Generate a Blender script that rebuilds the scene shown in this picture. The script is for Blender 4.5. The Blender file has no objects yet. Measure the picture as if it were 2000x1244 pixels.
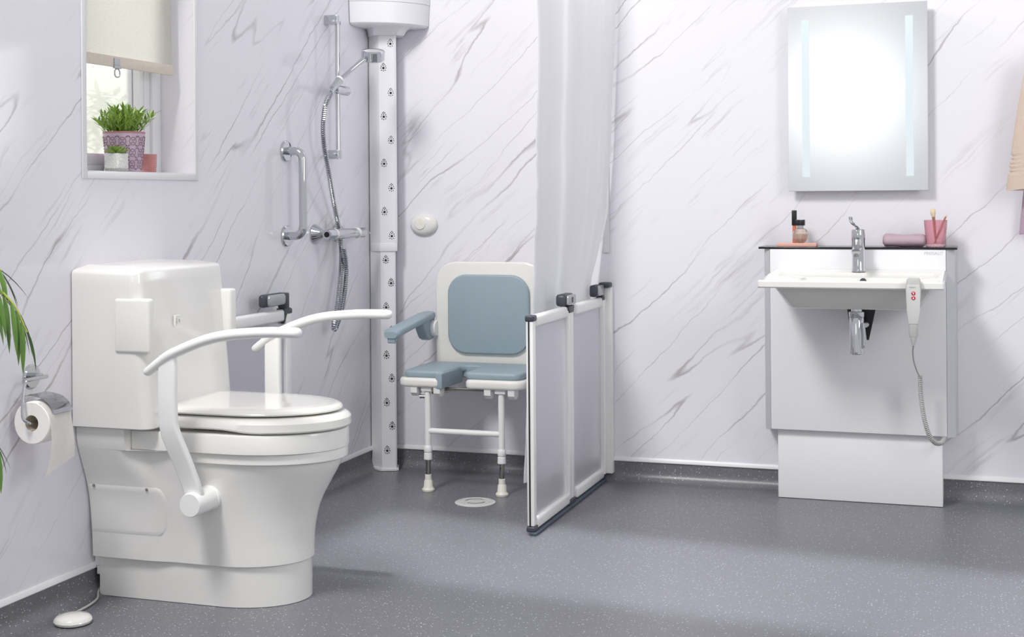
import bpy, bmesh, math, random
from math import pi, sin, cos, radians
from mathutils import Vector, Matrix

scene = bpy.context.scene
C = scene.collection

# ------------------------------------------------------------------ camera
cam_data = bpy.data.cameras.new('camera')
cam = bpy.data.objects.new('camera', cam_data)
C.objects.link(cam)
cam_data.sensor_fit = 'HORIZONTAL'
cam_data.sensor_width = 36.0
cam_data.lens = 2666.08 * 36.0 / 2000.0
cam_data.shift_y = -(622.0 - 387.27) / 2000.0
cam_data.clip_start = 0.05
cam.matrix_world = (Matrix.Translation((2.4502, -5.4076, 1.15)) @ Matrix.Rotation(0.326, 4, 'Z')
                    @ Matrix.Rotation(pi / 2, 4, 'X') @ Matrix.Rotation(-0.0077, 4, 'Z'))
scene.camera = cam

# ------------------------------------------------------------------ world, lights, exposure
world = bpy.data.worlds.new('studio_world')
scene.world = world
world.use_nodes = True
bg = world.node_tree.nodes['Background']
bg.inputs['Color'].default_value = (0.955, 0.965, 1.0, 1)
bg.inputs['Strength'].default_value = 0.575

def area(name, loc, target, sx, sy, power, col=(1, 1, 1), shape='RECTANGLE', spread=180):
    d = bpy.data.lights.new(name, 'AREA')
    d.shape = shape; d.size = sx; d.size_y = sy; d.energy = power; d.color = col
    d.spread = radians(spread)
    o = bpy.data.objects.new(name, d); C.objects.link(o)
    o.location = loc
    o.rotation_euler = (Vector(target) - Vector(loc)).to_track_quat('-Z', 'Y').to_euler()
    return o

area('key_softbox', (0.12, -4.2, 4.3), (1.6, -0.2, 0.8), 1.0, 1.0, 150, (1.0, 0.985, 0.97))
area('front_octabox', (1.45, -6.1, 1.98), (1.6, -1.0, 1.1), 0.95, 0.95, 3.6, (1, 1, 1), 'DISK')
area('right_softbox', (4.4, -2.8, 2.2), (0.6, -0.8, 1.3), 1.1, 1.5, 27, (1.0, 0.99, 0.99))
strip = area('floor_band_light', (1.85, -1.33, 2.95), (1.85, -1.33, 0.0), 3.0, 0.76, 5.5, (0.97, 0.99, 1.0), 'RECTANGLE', 5)  # added overhead lamp, narrowed to lay a bright band across the floor
strip.rotation_euler = (0, 0, radians(-6))
area('garden_daylight', (-2.6, -0.9, 4.0), (-2.9, 0.9, 1.5), 1.5, 1.5, 270, (1.0, 1.0, 0.99))
area('blind_backlight', (-1.7, -1.3, 3.1), (-0.05, -1.75, 1.85), 1.0, 1.0, 75, (1.0, 0.99, 0.96))  # extra lamp added outside the window to brighten the blind

scene.view_settings.view_transform = 'Standard'
scene.view_settings.look = 'None'
scene.view_settings.gamma = 1.0
scene.view_settings.use_curve_mapping = False
scene.view_settings.exposure = 0.17
scene.cycles.max_bounces = 12
scene.cycles.transmission_bounces = 10
scene.cycles.transparent_max_bounces = 16
scene.cycles.sample_clamp_indirect = 6.0

# ------------------------------------------------------------------ materials
def srgb(r, g, b):
    f = lambda c: (c / 255) / 12.92 if c <= 10 else (((c / 255) + 0.055) / 1.055) ** 2.4
    return (f(r), f(g), f(b), 1)

MATS = {}
def mat(name, col, rough=0.4, metal=0.0, coat=0.0, noise=0.02, nscale=40, bump=0.0, bscale=200, ior=1.5, trans=0.0, **kw):
    if name in MATS: return MATS[name]
    m = bpy.data.materials.new(name); m.use_nodes = True
    nt = m.node_tree; b = nt.nodes['Principled BSDF']
    b.inputs['Roughness'].default_value = rough
    b.inputs['Metallic'].default_value = metal
    b.inputs['IOR'].default_value = ior
    b.inputs['Transmission Weight'].default_value = trans
    b.inputs['Coat Weight'].default_value = coat
    for k, v in kw.items(): b.inputs[k.replace('_', ' ')].default_value = v
    tc = nt.nodes.new('ShaderNodeTexCoord')
    n = nt.nodes.new('ShaderNodeTexNoise'); n.inputs['Scale'].default_value = nscale; n.inputs['Detail'].default_value = 4
    nt.links.new(tc.outputs['Object'], n.inputs['Vector'])
    mx = nt.nodes.new('ShaderNodeMix'); mx.data_type = 'RGBA'
    lo = tuple(max(0, c * (1 - noise)) for c in col[:3]) + (1,)
    hi = tuple(min(1, c * (1 + noise)) for c in col[:3]) + (1,)
    mx.inputs['A'].default_value = lo; mx.inputs['B'].default_value = hi
    nt.links.new(n.outputs['Fac'], mx.inputs['Factor'])
    nt.links.new(mx.outputs['Result'], b.inputs['Base Color'])
    if bump:
        n2 = nt.nodes.new('ShaderNodeTexNoise'); n2.inputs['Scale'].default_value = bscale; n2.inputs['Detail'].default_value = 3
        nt.links.new(tc.outputs['Object'], n2.inputs['Vector'])
        bp = nt.nodes.new('ShaderNodeBump'); bp.inputs['Strength'].default_value = bump; bp.inputs['Distance'].default_value = 0.004
        nt.links.new(n2.outputs['Fac'], bp.inputs['Height']); nt.links.new(bp.outputs['Normal'], b.inputs['Normal'])
    MATS[name] = m
    return m

def marble():
    m = bpy.data.materials.new('marble_panel'); m.use_nodes = True
    nt = m.node_tree; b = nt.nodes['Principled BSDF']; L = nt.links
    def math_(op, a, c=None, d=None, clamp=False):
        n = nt.nodes.new('ShaderNodeMath'); n.operation = op; n.use_clamp = clamp
        for i, v in enumerate((a, c, d)):
            if v is None: continue
            if isinstance(v, (int, float)): n.inputs[i].default_value = v
            else: L.new(v, n.inputs[i])
        return n.outputs[0]
    tc = nt.nodes.new('ShaderNodeTexCoord')
    sp = nt.nodes.new('ShaderNodeSeparateXYZ'); L.new(tc.outputs['Object'], sp.inputs[0])
    u = math_('ADD', sp.outputs['X'], sp.outputs['Y']); v = sp.outputs['Z']
    ang = radians(43)
    along = math_('ADD', math_('MULTIPLY', u, cos(ang)), math_('MULTIPLY', v, sin(ang)))
    across = math_('SUBTRACT', math_('MULTIPLY', v, cos(ang)), math_('MULTIPLY', u, sin(ang)))
    # gentle wander of the vein direction
    cw = nt.nodes.new('ShaderNodeCombineXYZ'); L.new(u, cw.inputs[0]); L.new(v, cw.inputs[1])
    wn = nt.nodes.new('ShaderNodeTexNoise'); wn.inputs['Scale'].default_value = 2.6; wn.inputs['Detail'].default_value = 5; wn.inputs['Roughness'].default_value = 0.6
    L.new(cw.outputs[0], wn.inputs['Vector'])
    across = math_('ADD', across, math_('MULTIPLY', math_('SUBTRACT', wn.outputs['Fac'], 0.5), 0.085))
    def veins(sa, sc, off, width, det):
        c = nt.nodes.new('ShaderNodeCombineXYZ')
        L.new(math_('MULTIPLY', along, sa), c.inputs[0]); L.new(math_('MULTIPLY', across, sc), c.inputs[1]); c.inputs[2].default_value = off
        n = nt.nodes.new('ShaderNodeTexNoise'); n.inputs['Scale'].default_value = 1.0; n.inputs['Detail'].default_value = det; n.inputs['Roughness'].default_value = 0.45
        L.new(c.outputs[0], n.inputs['Vector'])
        d = math_('ABSOLUTE', math_('SUBTRACT', n.outputs['Fac'], 0.5))
        return math_('SUBTRACT', 1.0, math_('DIVIDE', d, width), clamp=True)
    def mask(sa, sc, off, lo, hi):
        c = nt.nodes.new('ShaderNodeCombineXYZ')
        L.new(math_('MULTIPLY', along, sa), c.inputs[0]); L.new(math_('MULTIPLY', across, sc), c.inputs[1]); c.inputs[2].default_value = off
        n = nt.nodes.new('ShaderNodeTexNoise'); n.inputs['Scale'].default_value = 1.0; n.inputs['Detail'].default_value = 3
        L.new(c.outputs[0], n.inputs['Vector'])
        r = nt.nodes.new('ShaderNodeMapRange'); r.inputs['From Min'].default_value = lo; r.inputs['From Max'].default_value = hi
        L.new(n.outputs['Fac'], r.inputs['Value'])
        return r.outputs[0]
    v1 = math_('MULTIPLY', veins(0.55, 7.0, 1.7, 0.0085, 1.0), mask(3.0, 5, 5.2, 0.36, 0.60))
    v2 = math_('MULTIPLY', veins(0.8, 15.0, 8.1, 0.017, 2.0), mask(3.2, 7, 2.9, 0.52, 0.72))
    v3 = math_('MULTIPLY', veins(1.3, 26.0, 4.4, 0.06, 4), mask(2.6, 8, 9.3, 0.56, 0.70))
    vein = math_('ADD', math_('ADD', math_('MULTIPLY', v1, 0.85), math_('MULTIPLY', v2, 0.55)), math_('MULTIPLY', v3, 0.30), clamp=True)
    cn = nt.nodes.new('ShaderNodeTexNoise'); cn.inputs['Scale'].default_value = 1.6; L.new(cw.outputs[0], cn.inputs['Vector'])
    base = nt.nodes.new('ShaderNodeMix'); base.data_type = 'RGBA'
    base.inputs['A'].default_value = (0.790, 0.778, 0.832, 1); base.inputs['B'].default_value = (0.825, 0.806, 0.850, 1)
    L.new(cn.outputs['Fac'], base.inputs['Factor'])
    mx = nt.nodes.new('ShaderNodeMix'); mx.data_type = 'RGBA'
    L.new(vein, mx.inputs['Factor']); L.new(base.outputs['Result'], mx.inputs['A'])
    mx.inputs['B'].default_value = (0.40, 0.375, 0.38, 1)
    L.new(mx.outputs['Result'], b.inputs['Base Color'])
    b.inputs['Roughness'].default_value = 0.09
    b.inputs['IOR'].default_value = 1.45
    return m

def vinyl():
    m = bpy.data.materials.new('speckled_vinyl'); m.use_nodes = True
    nt = m.node_tree; b = nt.nodes['Principled BSDF']; L = nt.links
    tc = nt.nodes.new('ShaderNodeTexCoord')
    def specks(scale, rad, frac):
        vo = nt.nodes.new('ShaderNodeTexVoronoi'); vo.inputs['Scale'].default_value = scale
        L.new(tc.outputs['Object'], vo.inputs['Vector'])
        lt = nt.nodes.new('ShaderNodeMath'); lt.operation = 'LESS_THAN'; lt.inputs[1].default_value = rad
        L.new(vo.outputs['Distance'], lt.inputs[0])
        se = nt.nodes.new('ShaderNodeSeparateColor'); L.new(vo.outputs['Color'], se.inputs[0])
        g = nt.nodes.new('ShaderNodeMath'); g.operation = 'LESS_THAN'; g.inputs[1].default_value = frac
        L.new(se.outputs[0], g.inputs[0])
        mu = nt.nodes.new('ShaderNodeMath'); mu.operation = 'MULTIPLY'; L.new(lt.outputs[0], mu.inputs[0]); L.new(g.outputs[0], mu.inputs[1])
        return mu.outputs[0]
    n = nt.nodes.new('ShaderNodeTexNoise'); n.inputs['Scale'].default_value = 180; n.inputs['Detail'].default_value = 3
    L.new(tc.outputs['Object'], n.inputs['Vector'])
    base = nt.nodes.new('ShaderNodeMix'); base.data_type = 'RGBA'
    base.inputs['A'].default_value = (0.122, 0.123, 0.140, 1); base.inputs['B'].default_value = (0.196, 0.197, 0.219, 1)
    L.new(n.outputs['Fac'], base.inputs['Factor'])
    m1 = nt.nodes.new('ShaderNodeMix'); m1.data_type = 'RGBA'
    L.new(specks(95, 0.18, 0.46), m1.inputs['Factor']); L.new(base.outputs['Result'], m1.inputs['A']); m1.inputs['B'].default_value = (0.55, 0.58, 0.64, 1)
    m2 = nt.nodes.new('ShaderNodeMix'); m2.data_type = 'RGBA'
    L.new(specks(165, 0.22, 0.4), m2.inputs['Factor']); L.new(m1.outputs['Result'], m2.inputs['A']); m2.inputs['B'].default_value = (0.33, 0.34, 0.39, 1)
    L.new(m2.outputs['Result'], b.inputs['Base Color'])
    b.inputs['Roughness'].default_value = 0.33
    b.inputs['IOR'].default_value = 1.5
    bp = nt.nodes.new('ShaderNodeBump'); bp.inputs['Strength'].default_value = 0.12; bp.inputs['Distance'].default_value = 0.002
    L.new(n.outputs['Fac'], bp.inputs['Height']); L.new(bp.outputs['Normal'], b.inputs['Normal'])
    return m

def leafmat(name, a, c, scale=30):
    m = mat(name, a, 0.42, noise=0.0)
    nt = m.node_tree; mx = [n for n in nt.nodes if n.type == 'MIX'][0]
    mx.inputs['A'].default_value = a; mx.inputs['B'].default_value = c
    [n for n in nt.nodes if n.type == 'TEX_NOISE'][0].inputs['Scale'].default_value = scale
    return m

def translucent(name, col, mixf, rough=0.5, weave=0, transp=0.0):
    m = bpy.data.materials.new(name); m.use_nodes = True
    nt = m.node_tree; L = nt.links; b = nt.nodes['Principled BSDF']; out = nt.nodes['Material Output']
    b.inputs['Base Color'].default_value = col; b.inputs['Roughness'].default_value = rough
    t = nt.nodes.new('ShaderNodeBsdfTranslucent'); t.inputs['Color'].default_value = col
    mx = nt.nodes.new('ShaderNodeMixShader'); mx.inputs[0].default_value = mixf
    L.new(b.outputs[0], mx.inputs[1]); L.new(t.outputs[0], mx.inputs[2])
    last = mx
    if transp:
        tr = nt.nodes.new('ShaderNodeBsdfTransparent')
        m3 = nt.nodes.new('ShaderNodeMixShader'); m3.inputs[0].default_value = transp
        L.new(mx.outputs[0], m3.inputs[1]); L.new(tr.outputs[0], m3.inputs[2]); last = m3
    L.new(last.outputs[0], out.inputs['Surface'])
    if weave:
        tc = nt.nodes.new('ShaderNodeTexCoord'); mp = nt.nodes.new('ShaderNodeMapping')
        mp.inputs['Scale'].default_value = (60, 60, 520); L.new(tc.outputs['Object'], mp.inputs[0])
        n = nt.nodes.new('ShaderNodeTexNoise'); n.inputs['Scale'].default_value = 1.0; n.inputs['Detail'].default_value = 2
        L.new(mp.outputs[0], n.inputs['Vector'])
        cr = nt.nodes.new('ShaderNodeMix'); cr.data_type = 'RGBA'
        cr.inputs['A'].default_value = tuple(c * (1 - weave) for c in col[:3]) + (1,); cr.inputs['B'].default_value = col
        L.new(n.outputs['Fac'], cr.inputs['Factor'])
        L.new(cr.outputs['Result'], b.inputs['Base Color']); L.new(cr.outputs['Result'], t.inputs['Color'])
    return m

MARBLE = marble()
VINYL = vinyl()
WHITE = mat('white_gloss_plastic', srgb(232, 231, 227), 0.17, coat=0.25, noise=0.006)
WHITE2 = mat('white_enamel', srgb(234, 233, 227), 0.12, coat=0.4, noise=0.006)
WSATIN = mat('white_satin_paint', srgb(233, 233, 236), 0.35, noise=0.008)
WARM = mat('white_powder_coat', srgb(238, 238, 236), 0.3, noise=0.008)
TRIMW = mat('white_trim', srgb(228, 228, 230), 0.35, noise=0.01)
ALU = mat('satin_aluminium', srgb(206, 206, 211), 0.4, metal=0.35, noise=0.02)
CHROME = mat('chrome', (0.60, 0.61, 0.635, 1), 0.05, metal=1.0, noise=0.004)
STEEL = mat('brushed_steel', srgb(170, 166, 158), 0.22, metal=1.0, noise=0.03)
SILVER = mat('silver_plastic', srgb(178, 180, 184), 0.3, metal=0.4, noise=0.02)
DARK = mat('charcoal_plastic', srgb(62, 64, 74), 0.4, noise=0.05)
BLACK = mat('black_plastic', srgb(22, 22, 26), 0.35, noise=0.05)
BLKSTRIP = mat('black_glass_strip', srgb(26, 27, 31), 0.12, noise=0.02)
TEAL = mat('blue_grey_polyurethane', srgb(150, 167, 175), 0.42, noise=0.03, nscale=60, bump=0.05, bscale=500)
SLATE = mat('slate_rubber', srgb(74, 86, 100), 0.5, noise=0.05)
GREYP = mat('light_grey_plastic', srgb(186, 187, 184), 0.38, noise=0.01)
GREYP2 = mat('pale_grey_plastic', srgb(206, 207, 204), 0.4, noise=0.01)
RED = mat('red_button', srgb(190, 36, 62), 0.3, noise=0.03)
CREAM = mat('cream_plastic', srgb(232, 231, 218), 0.35, noise=0.01)
PAPER = mat('toilet_paper', srgb(249, 247, 243), 0.9, noise=0.03, nscale=90, bump=0.15, bscale=170)
CARD = mat('cardboard_core', srgb(196, 186, 170), 0.9, noise=0.06)
LETTER = mat('grey_lettering', srgb(196, 196, 200), 0.4, noise=0.01)
LETTER2 = mat('mid_grey_lettering', srgb(120, 121, 122), 0.5, noise=0.01)
PINKTRAY = mat('blush_card', srgb(226, 176, 160), 0.45, noise=0.04)
CORAL = mat('coral_lip_gloss', srgb(220, 120, 88), 0.2, noise=0.05)
TOWELP = mat('dusky_pink_terry', srgb(208, 182, 194), 0.95, noise=0.12, nscale=300, bump=1.0, bscale=600)
TOWELB = mat('beige_terry', srgb(226, 206, 190), 0.95, noise=0.1, nscale=300, bump=1.0, bscale=500)
TOWELM = mat('mauve_terry', srgb(204, 178, 196), 0.95, noise=0.1, nscale=300, bump=1.0, bscale=500)
POTLILAC = mat('lilac_glaze', srgb(196, 176, 194), 0.5, noise=0.08, nscale=60)
POTLINE = mat('brown_pot_relief', srgb(142, 108, 120), 0.55, noise=0.1)
POTRIM = mat('terracotta_rim', srgb(190, 130, 130), 0.6, noise=0.08)
SOIL = mat('potting_soil', srgb(60, 48, 40), 0.95, noise=0.3, bump=1, bscale=120)
GRAVEL = mat('white_gravel', srgb(226, 226, 222), 0.8, noise=0.25, nscale=150, bump=1.0, bscale=160)
PALM = leafmat('palm_green', srgb(48, 84, 26), srgb(100, 138, 48), 18)
PALMY = leafmat('palm_stem_green', srgb(150, 160, 60), srgb(176, 182, 84), 18)
GRASSG = leafmat('bushy_leaf_green', srgb(66, 112, 36), srgb(176, 206, 92), 90)
SUCC = leafmat('succulent_green', srgb(92, 122, 44), srgb(140, 160, 70), 60)
GARDEN = leafmat('garden_leaf_green', srgb(88, 120, 62), srgb(140, 165, 96), 5)
BLIND = translucent('linen_blind_fabric', (0.90, 0.89, 0.84, 1), 0.55, 0.85, weave=0.2)
HEM = mat('linen_hem', srgb(218, 208, 194), 0.85, noise=0.06, nscale=80)
CURTAIN = translucent('white_polyester_curtain', (0.92, 0.92, 0.945, 1), 0.5, 0.55, transp=0.04)
GLASS = mat('clear_glass', (0.97, 0.985, 0.98, 1), 0.0, trans=1.0, noise=0.0, ior=1.45)
WGLASS = mat('lightly_obscured_glass', (0.98, 0.99, 0.98, 1), 0.22, trans=1.0, noise=0.0, ior=1.1)
WGLASS.node_tree.nodes['Principled BSDF'].inputs['Roughness'].default_value = 0.36
_nt = WGLASS.node_tree; _tr = _nt.nodes.new('ShaderNodeBsdfTransparent'); _mx = _nt.nodes.new('ShaderNodeMixShader'); _mx.inputs[0].default_value = 0.42
_nt.links.new(_nt.nodes['Principled BSDF'].outputs[0], _mx.inputs[1]); _nt.links.new(_tr.outputs[0], _mx.inputs[2])
_nt.links.new(_mx.outputs[0], _nt.nodes['Material Output'].inputs['Surface'])
PINKGLASS = mat('pink_textured_glass', (0.95, 0.66, 0.71, 1), 0.06, trans=0.97, noise=0.05, ior=1.3, bump=0.6, bscale=160)
PERFUME = mat('champagne_glass', (0.95, 0.82, 0.72, 1), 0.03, trans=0.75, noise=0.03, ior=1.45)
FROST = mat('frosted_acrylic', (0.93, 0.92, 0.96, 1), 0.5, trans=0.86, noise=0.0, ior=1.15)
MIRROR = mat('mirror_silver', (0.86, 0.87, 0.89, 1), 0.2, metal=1.0, noise=0.0)
MIRBACK = mat('mirror_edge', srgb(214, 216, 220), 0.3, noise=0.01)
FROSTSTRIP = mat('frosted_light_strip', srgb(214, 226, 230), 0.5, noise=0.03, Emission_Color=(0.66, 0.82, 0.88, 1), Emission_Strength=0.03)
WOODB = mat('copper_brush_handle', srgb(190, 128, 110), 0.3, metal=0.5, noise=0.05)
BRISTLE = mat('cream_bristle', srgb(232, 214, 180), 0.9, noise=0.1, bump=0.6, bscale=400)
BACKDROPW = mat('white_backdrop', srgb(244, 243, 236), 0.9, noise=0.03)
SKIRTING = mat('vent_black', (0.008, 0.008, 0.012, 1), 0.6, noise=0.1)
GROUND = mat('garden_ground', srgb(150, 150, 130), 0.9, noise=0.2, nscale=6)

# ------------------------------------------------------------------ helpers
OFF = {}
def thing(name, label, cat, loc, group=None):
    o = bpy.data.objects.new(name, None); C.objects.link(o)
    o.empty_display_size = 0.05
    o.location = loc; o['label'] = label; o['category'] = cat
    if group: o['group'] = group
    OFF[o.name] = Vector(loc)
    return o

def tag(o, label, cat, group=None):
    o['label'] = label; o['category'] = cat
    if group: o['group'] = group
    return o

def obj(name, bm, m, parent=None, smooth=35, loc=None, label=None, kind=None, recalc=True):
    """bm holds world coordinates; the mesh is stored relative to its root."""
    off = Vector(loc) if loc is not None else (OFF[parent.name] if parent else Vector((0, 0, 0)))
    bmesh.ops.translate(bm, verts=bm.verts, vec=-off)
    if recalc: bmesh.ops.recalc_face_normals(bm, faces=bm.faces)
    me = bpy.data.meshes.new(name); bm.to_mesh(me); bm.free()
    for p in me.polygons: p.use_smooth = smooth > 0
    if smooth > 0: me.set_sharp_from_angle(angle=radians(smooth))
    me.materials.append(m)
    o = bpy.data.objects.new(name, me); C.objects.link(o)
    OFF[o.name] = off
    if parent: o.parent = parent
    else: o.location = off
    if label: o['label'] = label
    if kind: o['kind'] = kind
    return o

def struct(name, bm, m, **k):
    return obj(name, bm, m, kind='structure', **k)

def BM(): return bmesh.new()

def box(bm, x0, x1, y0, y1, z0, z1, bev=0.0, seg=2, edges=None):
    vs = [bm.verts.new((x, y, z)) for x in (x0, x1) for y in (y0, y1) for z in (z0, z1)]
    idx = [(0, 1, 3, 2), (4, 6, 7, 5), (0, 4, 5, 1), (2, 3, 7, 6), (0, 2, 6, 4), (1, 5, 7, 3)]
    fs = [bm.faces.new([vs[i] for i in f]) for f in idx]
    bmesh.ops.recalc_face_normals(bm, faces=fs)
    if bev:
        es = list({e for f in fs for e in f.edges})
        if edges: es = [e for e in es if edges(e)]
        bmesh.ops.bevel(bm, geom=es, offset=bev, segments=seg, profile=0.5, affect='EDGES')
    return bm

def ring_faces(bm, rings, cap0=True, cap1=True, loop=True):
    R = [[bm.verts.new(p) for p in r] for r in rings]
    n = len(R[0])
    for a, b in zip(R, R[1:]):
        for i in range(n if loop else n - 1):
            j = (i + 1) % n
            bm.faces.new((a[i], a[j], b[j], b[i]))
    if cap0: bm.faces.new(list(reversed(R[0])))
    if cap1: bm.faces.new(R[-1])
    return bm

def smoothpath(pts, k=6):
    P = [Vector(p) for p in pts]; out = []
    P = [P[0] * 2 - P[1]] + P + [P[-1] * 2 - P[-2]]
    for i in range(1, len(P) - 2):
        a, b, c, d = P[i - 1:i + 3]
        for s in range(k):
            t = s / k
            out.append(0.5 * ((2 * b) + (c - a) * t + (2 * a - 5 * b + 4 * c - d) * t * t + (3 * b - a - 3 * c + d) * t ** 3))
    out.append(P[-2]); return out

def tube(bm, pts, r, n=12, caps=True, rs=None, flat=(1, 1), up=None, round_end=False):
    P = [Vector(p) for p in pts]
    if rs is None: rs = [r] * len(P)
    if round_end:
        for end in (0, -1):
            p = P[end]; q = P[1] if end == 0 else P[-2]; d = (p - q).normalized(); rr = rs[end]
            add = [(p + d * rr * sin(a), rr * cos(a)) for a in (radians(30), radians(60), radians(82))]
            if end == 0:
                for pp, r2 in add: P.insert(0, pp); rs = [r2] + rs
            else:
                for pp, r2 in add: P.append(pp); rs = rs + [r2]
    T = []
    for i in range(len(P)):
        a = P[max(0, i - 1)]; b = P[min(len(P) - 1, i + 1)]; T.append((b - a).normalized())
    u = Vector(up) if up else (Vector((0, 0, 1)) if abs(T[0].z) < 0.9 else Vector((1, 0, 0)))
    rings = []
    for i, p in enumerate(P):
        t = T[i]; u = (u - t * u.dot(t))
        if u.length < 1e-6: u = t.orthogonal()
        u.normalize(); v = t.cross(u)
        rings.append([p + (u * cos(2 * pi * k / n) * flat[0] + v * sin(2 * pi * k / n) * flat[1]) * rs[i] for k in range(n)])
    return ring_faces(bm, rings, caps, caps)

def lathe(bm, prof, loc=(0, 0, 0), axis='z', n=28, sx=1.0, sy=1.0, caps=True):
    L = Vector(loc)
    def M(x, y, z):
        if axis == 'z': return L + Vector((x, y, z))
        if axis == 'x': return L + Vector((z, x, y))
        return L + Vector((x, z, y))
    rings = [[M(max(r, 1e-5) * sx * cos(2 * pi * k / n), max(r, 1e-5) * sy * sin(2 * pi * k / n), z) for k in range(n)] for r, z in prof]
    return ring_faces(bm, rings, caps, caps)

def prism(bm, poly, axis, a, b, bev=0.0, seg=2):
    def M(p, t):
        if axis == 'x': return (t, p[0], p[1])
        if axis == 'y': return (p[0], t, p[1])
        return (p[0], p[1], t)
    A = [bm.verts.new(M(p, a)) for p in poly]; B = [bm.verts.new(M(p, b)) for p in poly]
    n = len(poly); fs = []
    c0 = bm.faces.new(list(reversed(A))); c1 = bm.faces.new(B)
    for i in range(n):
        j = (i + 1) % n; fs.append(bm.faces.new((A[i], A[j], B[j], B[i])))
    bmesh.ops.recalc_face_normals(bm, faces=[c0, c1] + fs)
    if bev:
        es = list(set(c0.edges) | set(c1.edges))
        bmesh.ops.bevel(bm, geom=es, offset=bev, segments=seg, profile=0.5, affect='EDGES')
    return bm

def rrect(x0, x1, y0, y1, r, n=6):
    out = []
    for cx, cy, a0 in ((x1 - r, y1 - r, 0), (x0 + r, y1 - r, 90), (x0 + r, y0 + r, 180), (x1 - r, y0 + r, 270)):
        for i in range(n + 1):
            a = radians(a0 + 90 * i / n); out.append((cx + r * cos(a), cy + r * sin(a)))
    return out

def text(name, body, size, loc, rot, m, parent, depth=0.0006, sx=1.0):
    cu = bpy.data.curves.new(name, 'FONT'); cu.body = body; cu.size = size; cu.extrude = depth
    tmp = bpy.data.objects.new(name + '_curve', cu); C.objects.link(tmp)
    dg = bpy.context.evaluated_depsgraph_get()
    me = bpy.data.meshes.new_from_object(tmp.evaluated_get(dg))
    bpy.data.objects.remove(tmp); bpy.data.curves.remove(cu)
    M = Matrix.Translation(loc) @ rot @ Matrix.Diagonal((sx, 1, 1, 1))
    me.transform(M)
    bm = BM(); bm.from_mesh(me); bpy.data.meshes.remove(me)
    return obj(name, bm, m, parent, smooth=0)

FACE_MINUS_Y = Matrix.Rotation(pi / 2, 4, 'X')
FACE_PLUS_X = Matrix.Rotation(pi / 2, 4, 'Z') @ Matrix.Rotation(pi / 2, 4, 'X')
sstep = lambda t: (lambda s: s * s * (3 - 2 * s))(min(1, max(0, t)))
lerp = lambda a, b, t: a + (b - a) * t

# ------------------------------------------------------------------ the room shell
ZT = 2.62
bm = BM(); box(bm, -0.02, 3.7, 0.0, 0.12, -0.05, ZT); struct('wall_back', bm, MARBLE)

WY0, WY1, WZ0, WZ1 = -2.045, -1.447, 1.237, 2.12      # window opening
bm = BM()
for y0, y1, z0, z1 in ((-4.6, WY0, -0.05, ZT), (WY1, 0.0, -0.05, ZT), (WY0, WY1, -0.05, WZ0), (WY0, WY1, WZ1, ZT)):
    box(bm, -0.24, 0.0, y0, y1, z0, z1)
struct('wall_left', bm, MARBLE)

# floor with its coved upstand along both walls
bm = BM()
cr, ch = 0.045, 0.079
prof = [(0.003, ch), (0.003, cr + 0.003)] + [(0.003 + cr - cr * cos(a), 0.003 + cr - cr * sin(a) - 0.003) for a in [radians(90 * i / 8) for i in range(1, 9)]]
XR, YF = 3.7, -7.2
R = []
for d, z in prof:
    R.append([(d, YF, z), (d, -d, z), (XR, -d, z)])
V = [[bm.verts.new(p) for p in r] for r in R]
for a, b in zip(V, V[1:]):
    for i in range(2): bm.faces.new((a[i], b[i], b[i + 1], a[i + 1]))
e = V[-1]; c = bm.verts.new((XR, YF, 0.0))
bm.faces.new((e[0], c, e[2], e[1]))
struct('floor', bm, VINYL)

def cap_strip(name, pts):
    b = BM()
    z0, z1, t = 0.0772, 0.0958, 0.010
    sec = [(0.0005, z0), (t - 0.003, z0), (t, z0 + 0.003), (t - 0.002, z1 - 0.006), (0.004, z1), (0.0005, z1)]
    if name.endswith('left'): prism(b, [(d, z) for d, z in sec], 'y', -4.6, -0.01)
    else: prism(b, [(-d, z) for d, z in sec], 'x', 0.01, 3.7)
    struct(name, b, TRIMW)
cap_strip('baseboard_left', None); cap_strip('baseboard_back', None)

bm = BM(); box(bm, 1.016, 1.042, -0.010, -0.0005, 0.925, 2.55, 0.002)
struct('trim_1', bm, TRIMW)

# window: reveal trim, sill board, frame, glass
bm = BM()
t = 0.020
box(bm, 0.0003, 0.006, WY0 - 0.012, WY0 + 0.008, WZ0 - t, WZ1 + t, 0.0015)
box(bm, 0.0003, 0.006, WY1 - 0.006, WY1 + 0.014, WZ0 - t, WZ1 + t, 0.0015)
box(bm, 0.0003, 0.006, WY0 + 0.0085, WY1 - 0.0065, WZ0 - t, WZ0 + 0.0005, 0.0015)
struct('trim_2', bm, TRIMW)
bm = BM(); box(bm, -0.126, 0.0, WY0 + 0.0005, WY1 - 0.0005, WZ0 + 0.0002, WZ0 + 0.004)
struct('trim_3', bm, TRIMW)
win = thing('window_1', 'white framed window in the recess of the marble wall', 'window', (-0.16, -1.746, WZ0))
win['kind'] = 'structure'; del win['category']
bm = BM()
zb, zt = WZ0 + 0.004, WZ1
box(bm, -0.20, -0.128, WY1 - 0.050, WY1, zb, zt, 0.003)
box(bm, -0.20, -0.128, WY0, WY0 + 0.050, zb, zt, 0.003)
box(bm, -0.20, -0.128, WY0 + 0.05, WY1 - 0.05, zb, zb + 0.022, 0.003)
box(bm, -0.20, -0.128, WY0 + 0.05, WY1 - 0.05, zt - 0.05, zt, 0.003)
obj('frame', bm, WSATIN, win)
bm = BM()
box(bm, -0.19, -0.138, WY1 - 0.108, WY1 - 0.05, zb + 0.022, zt - 0.05, 0.004)
box(bm, -0.19, -0.138, WY0 + 0.05, WY0 + 0.106, zb + 0.022, zt - 0.05, 0.004)
box(bm, -0.19, -0.138, WY0 + 0.106, WY1 - 0.108, zb + 0.022, zb + 0.060, 0.004)
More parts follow.
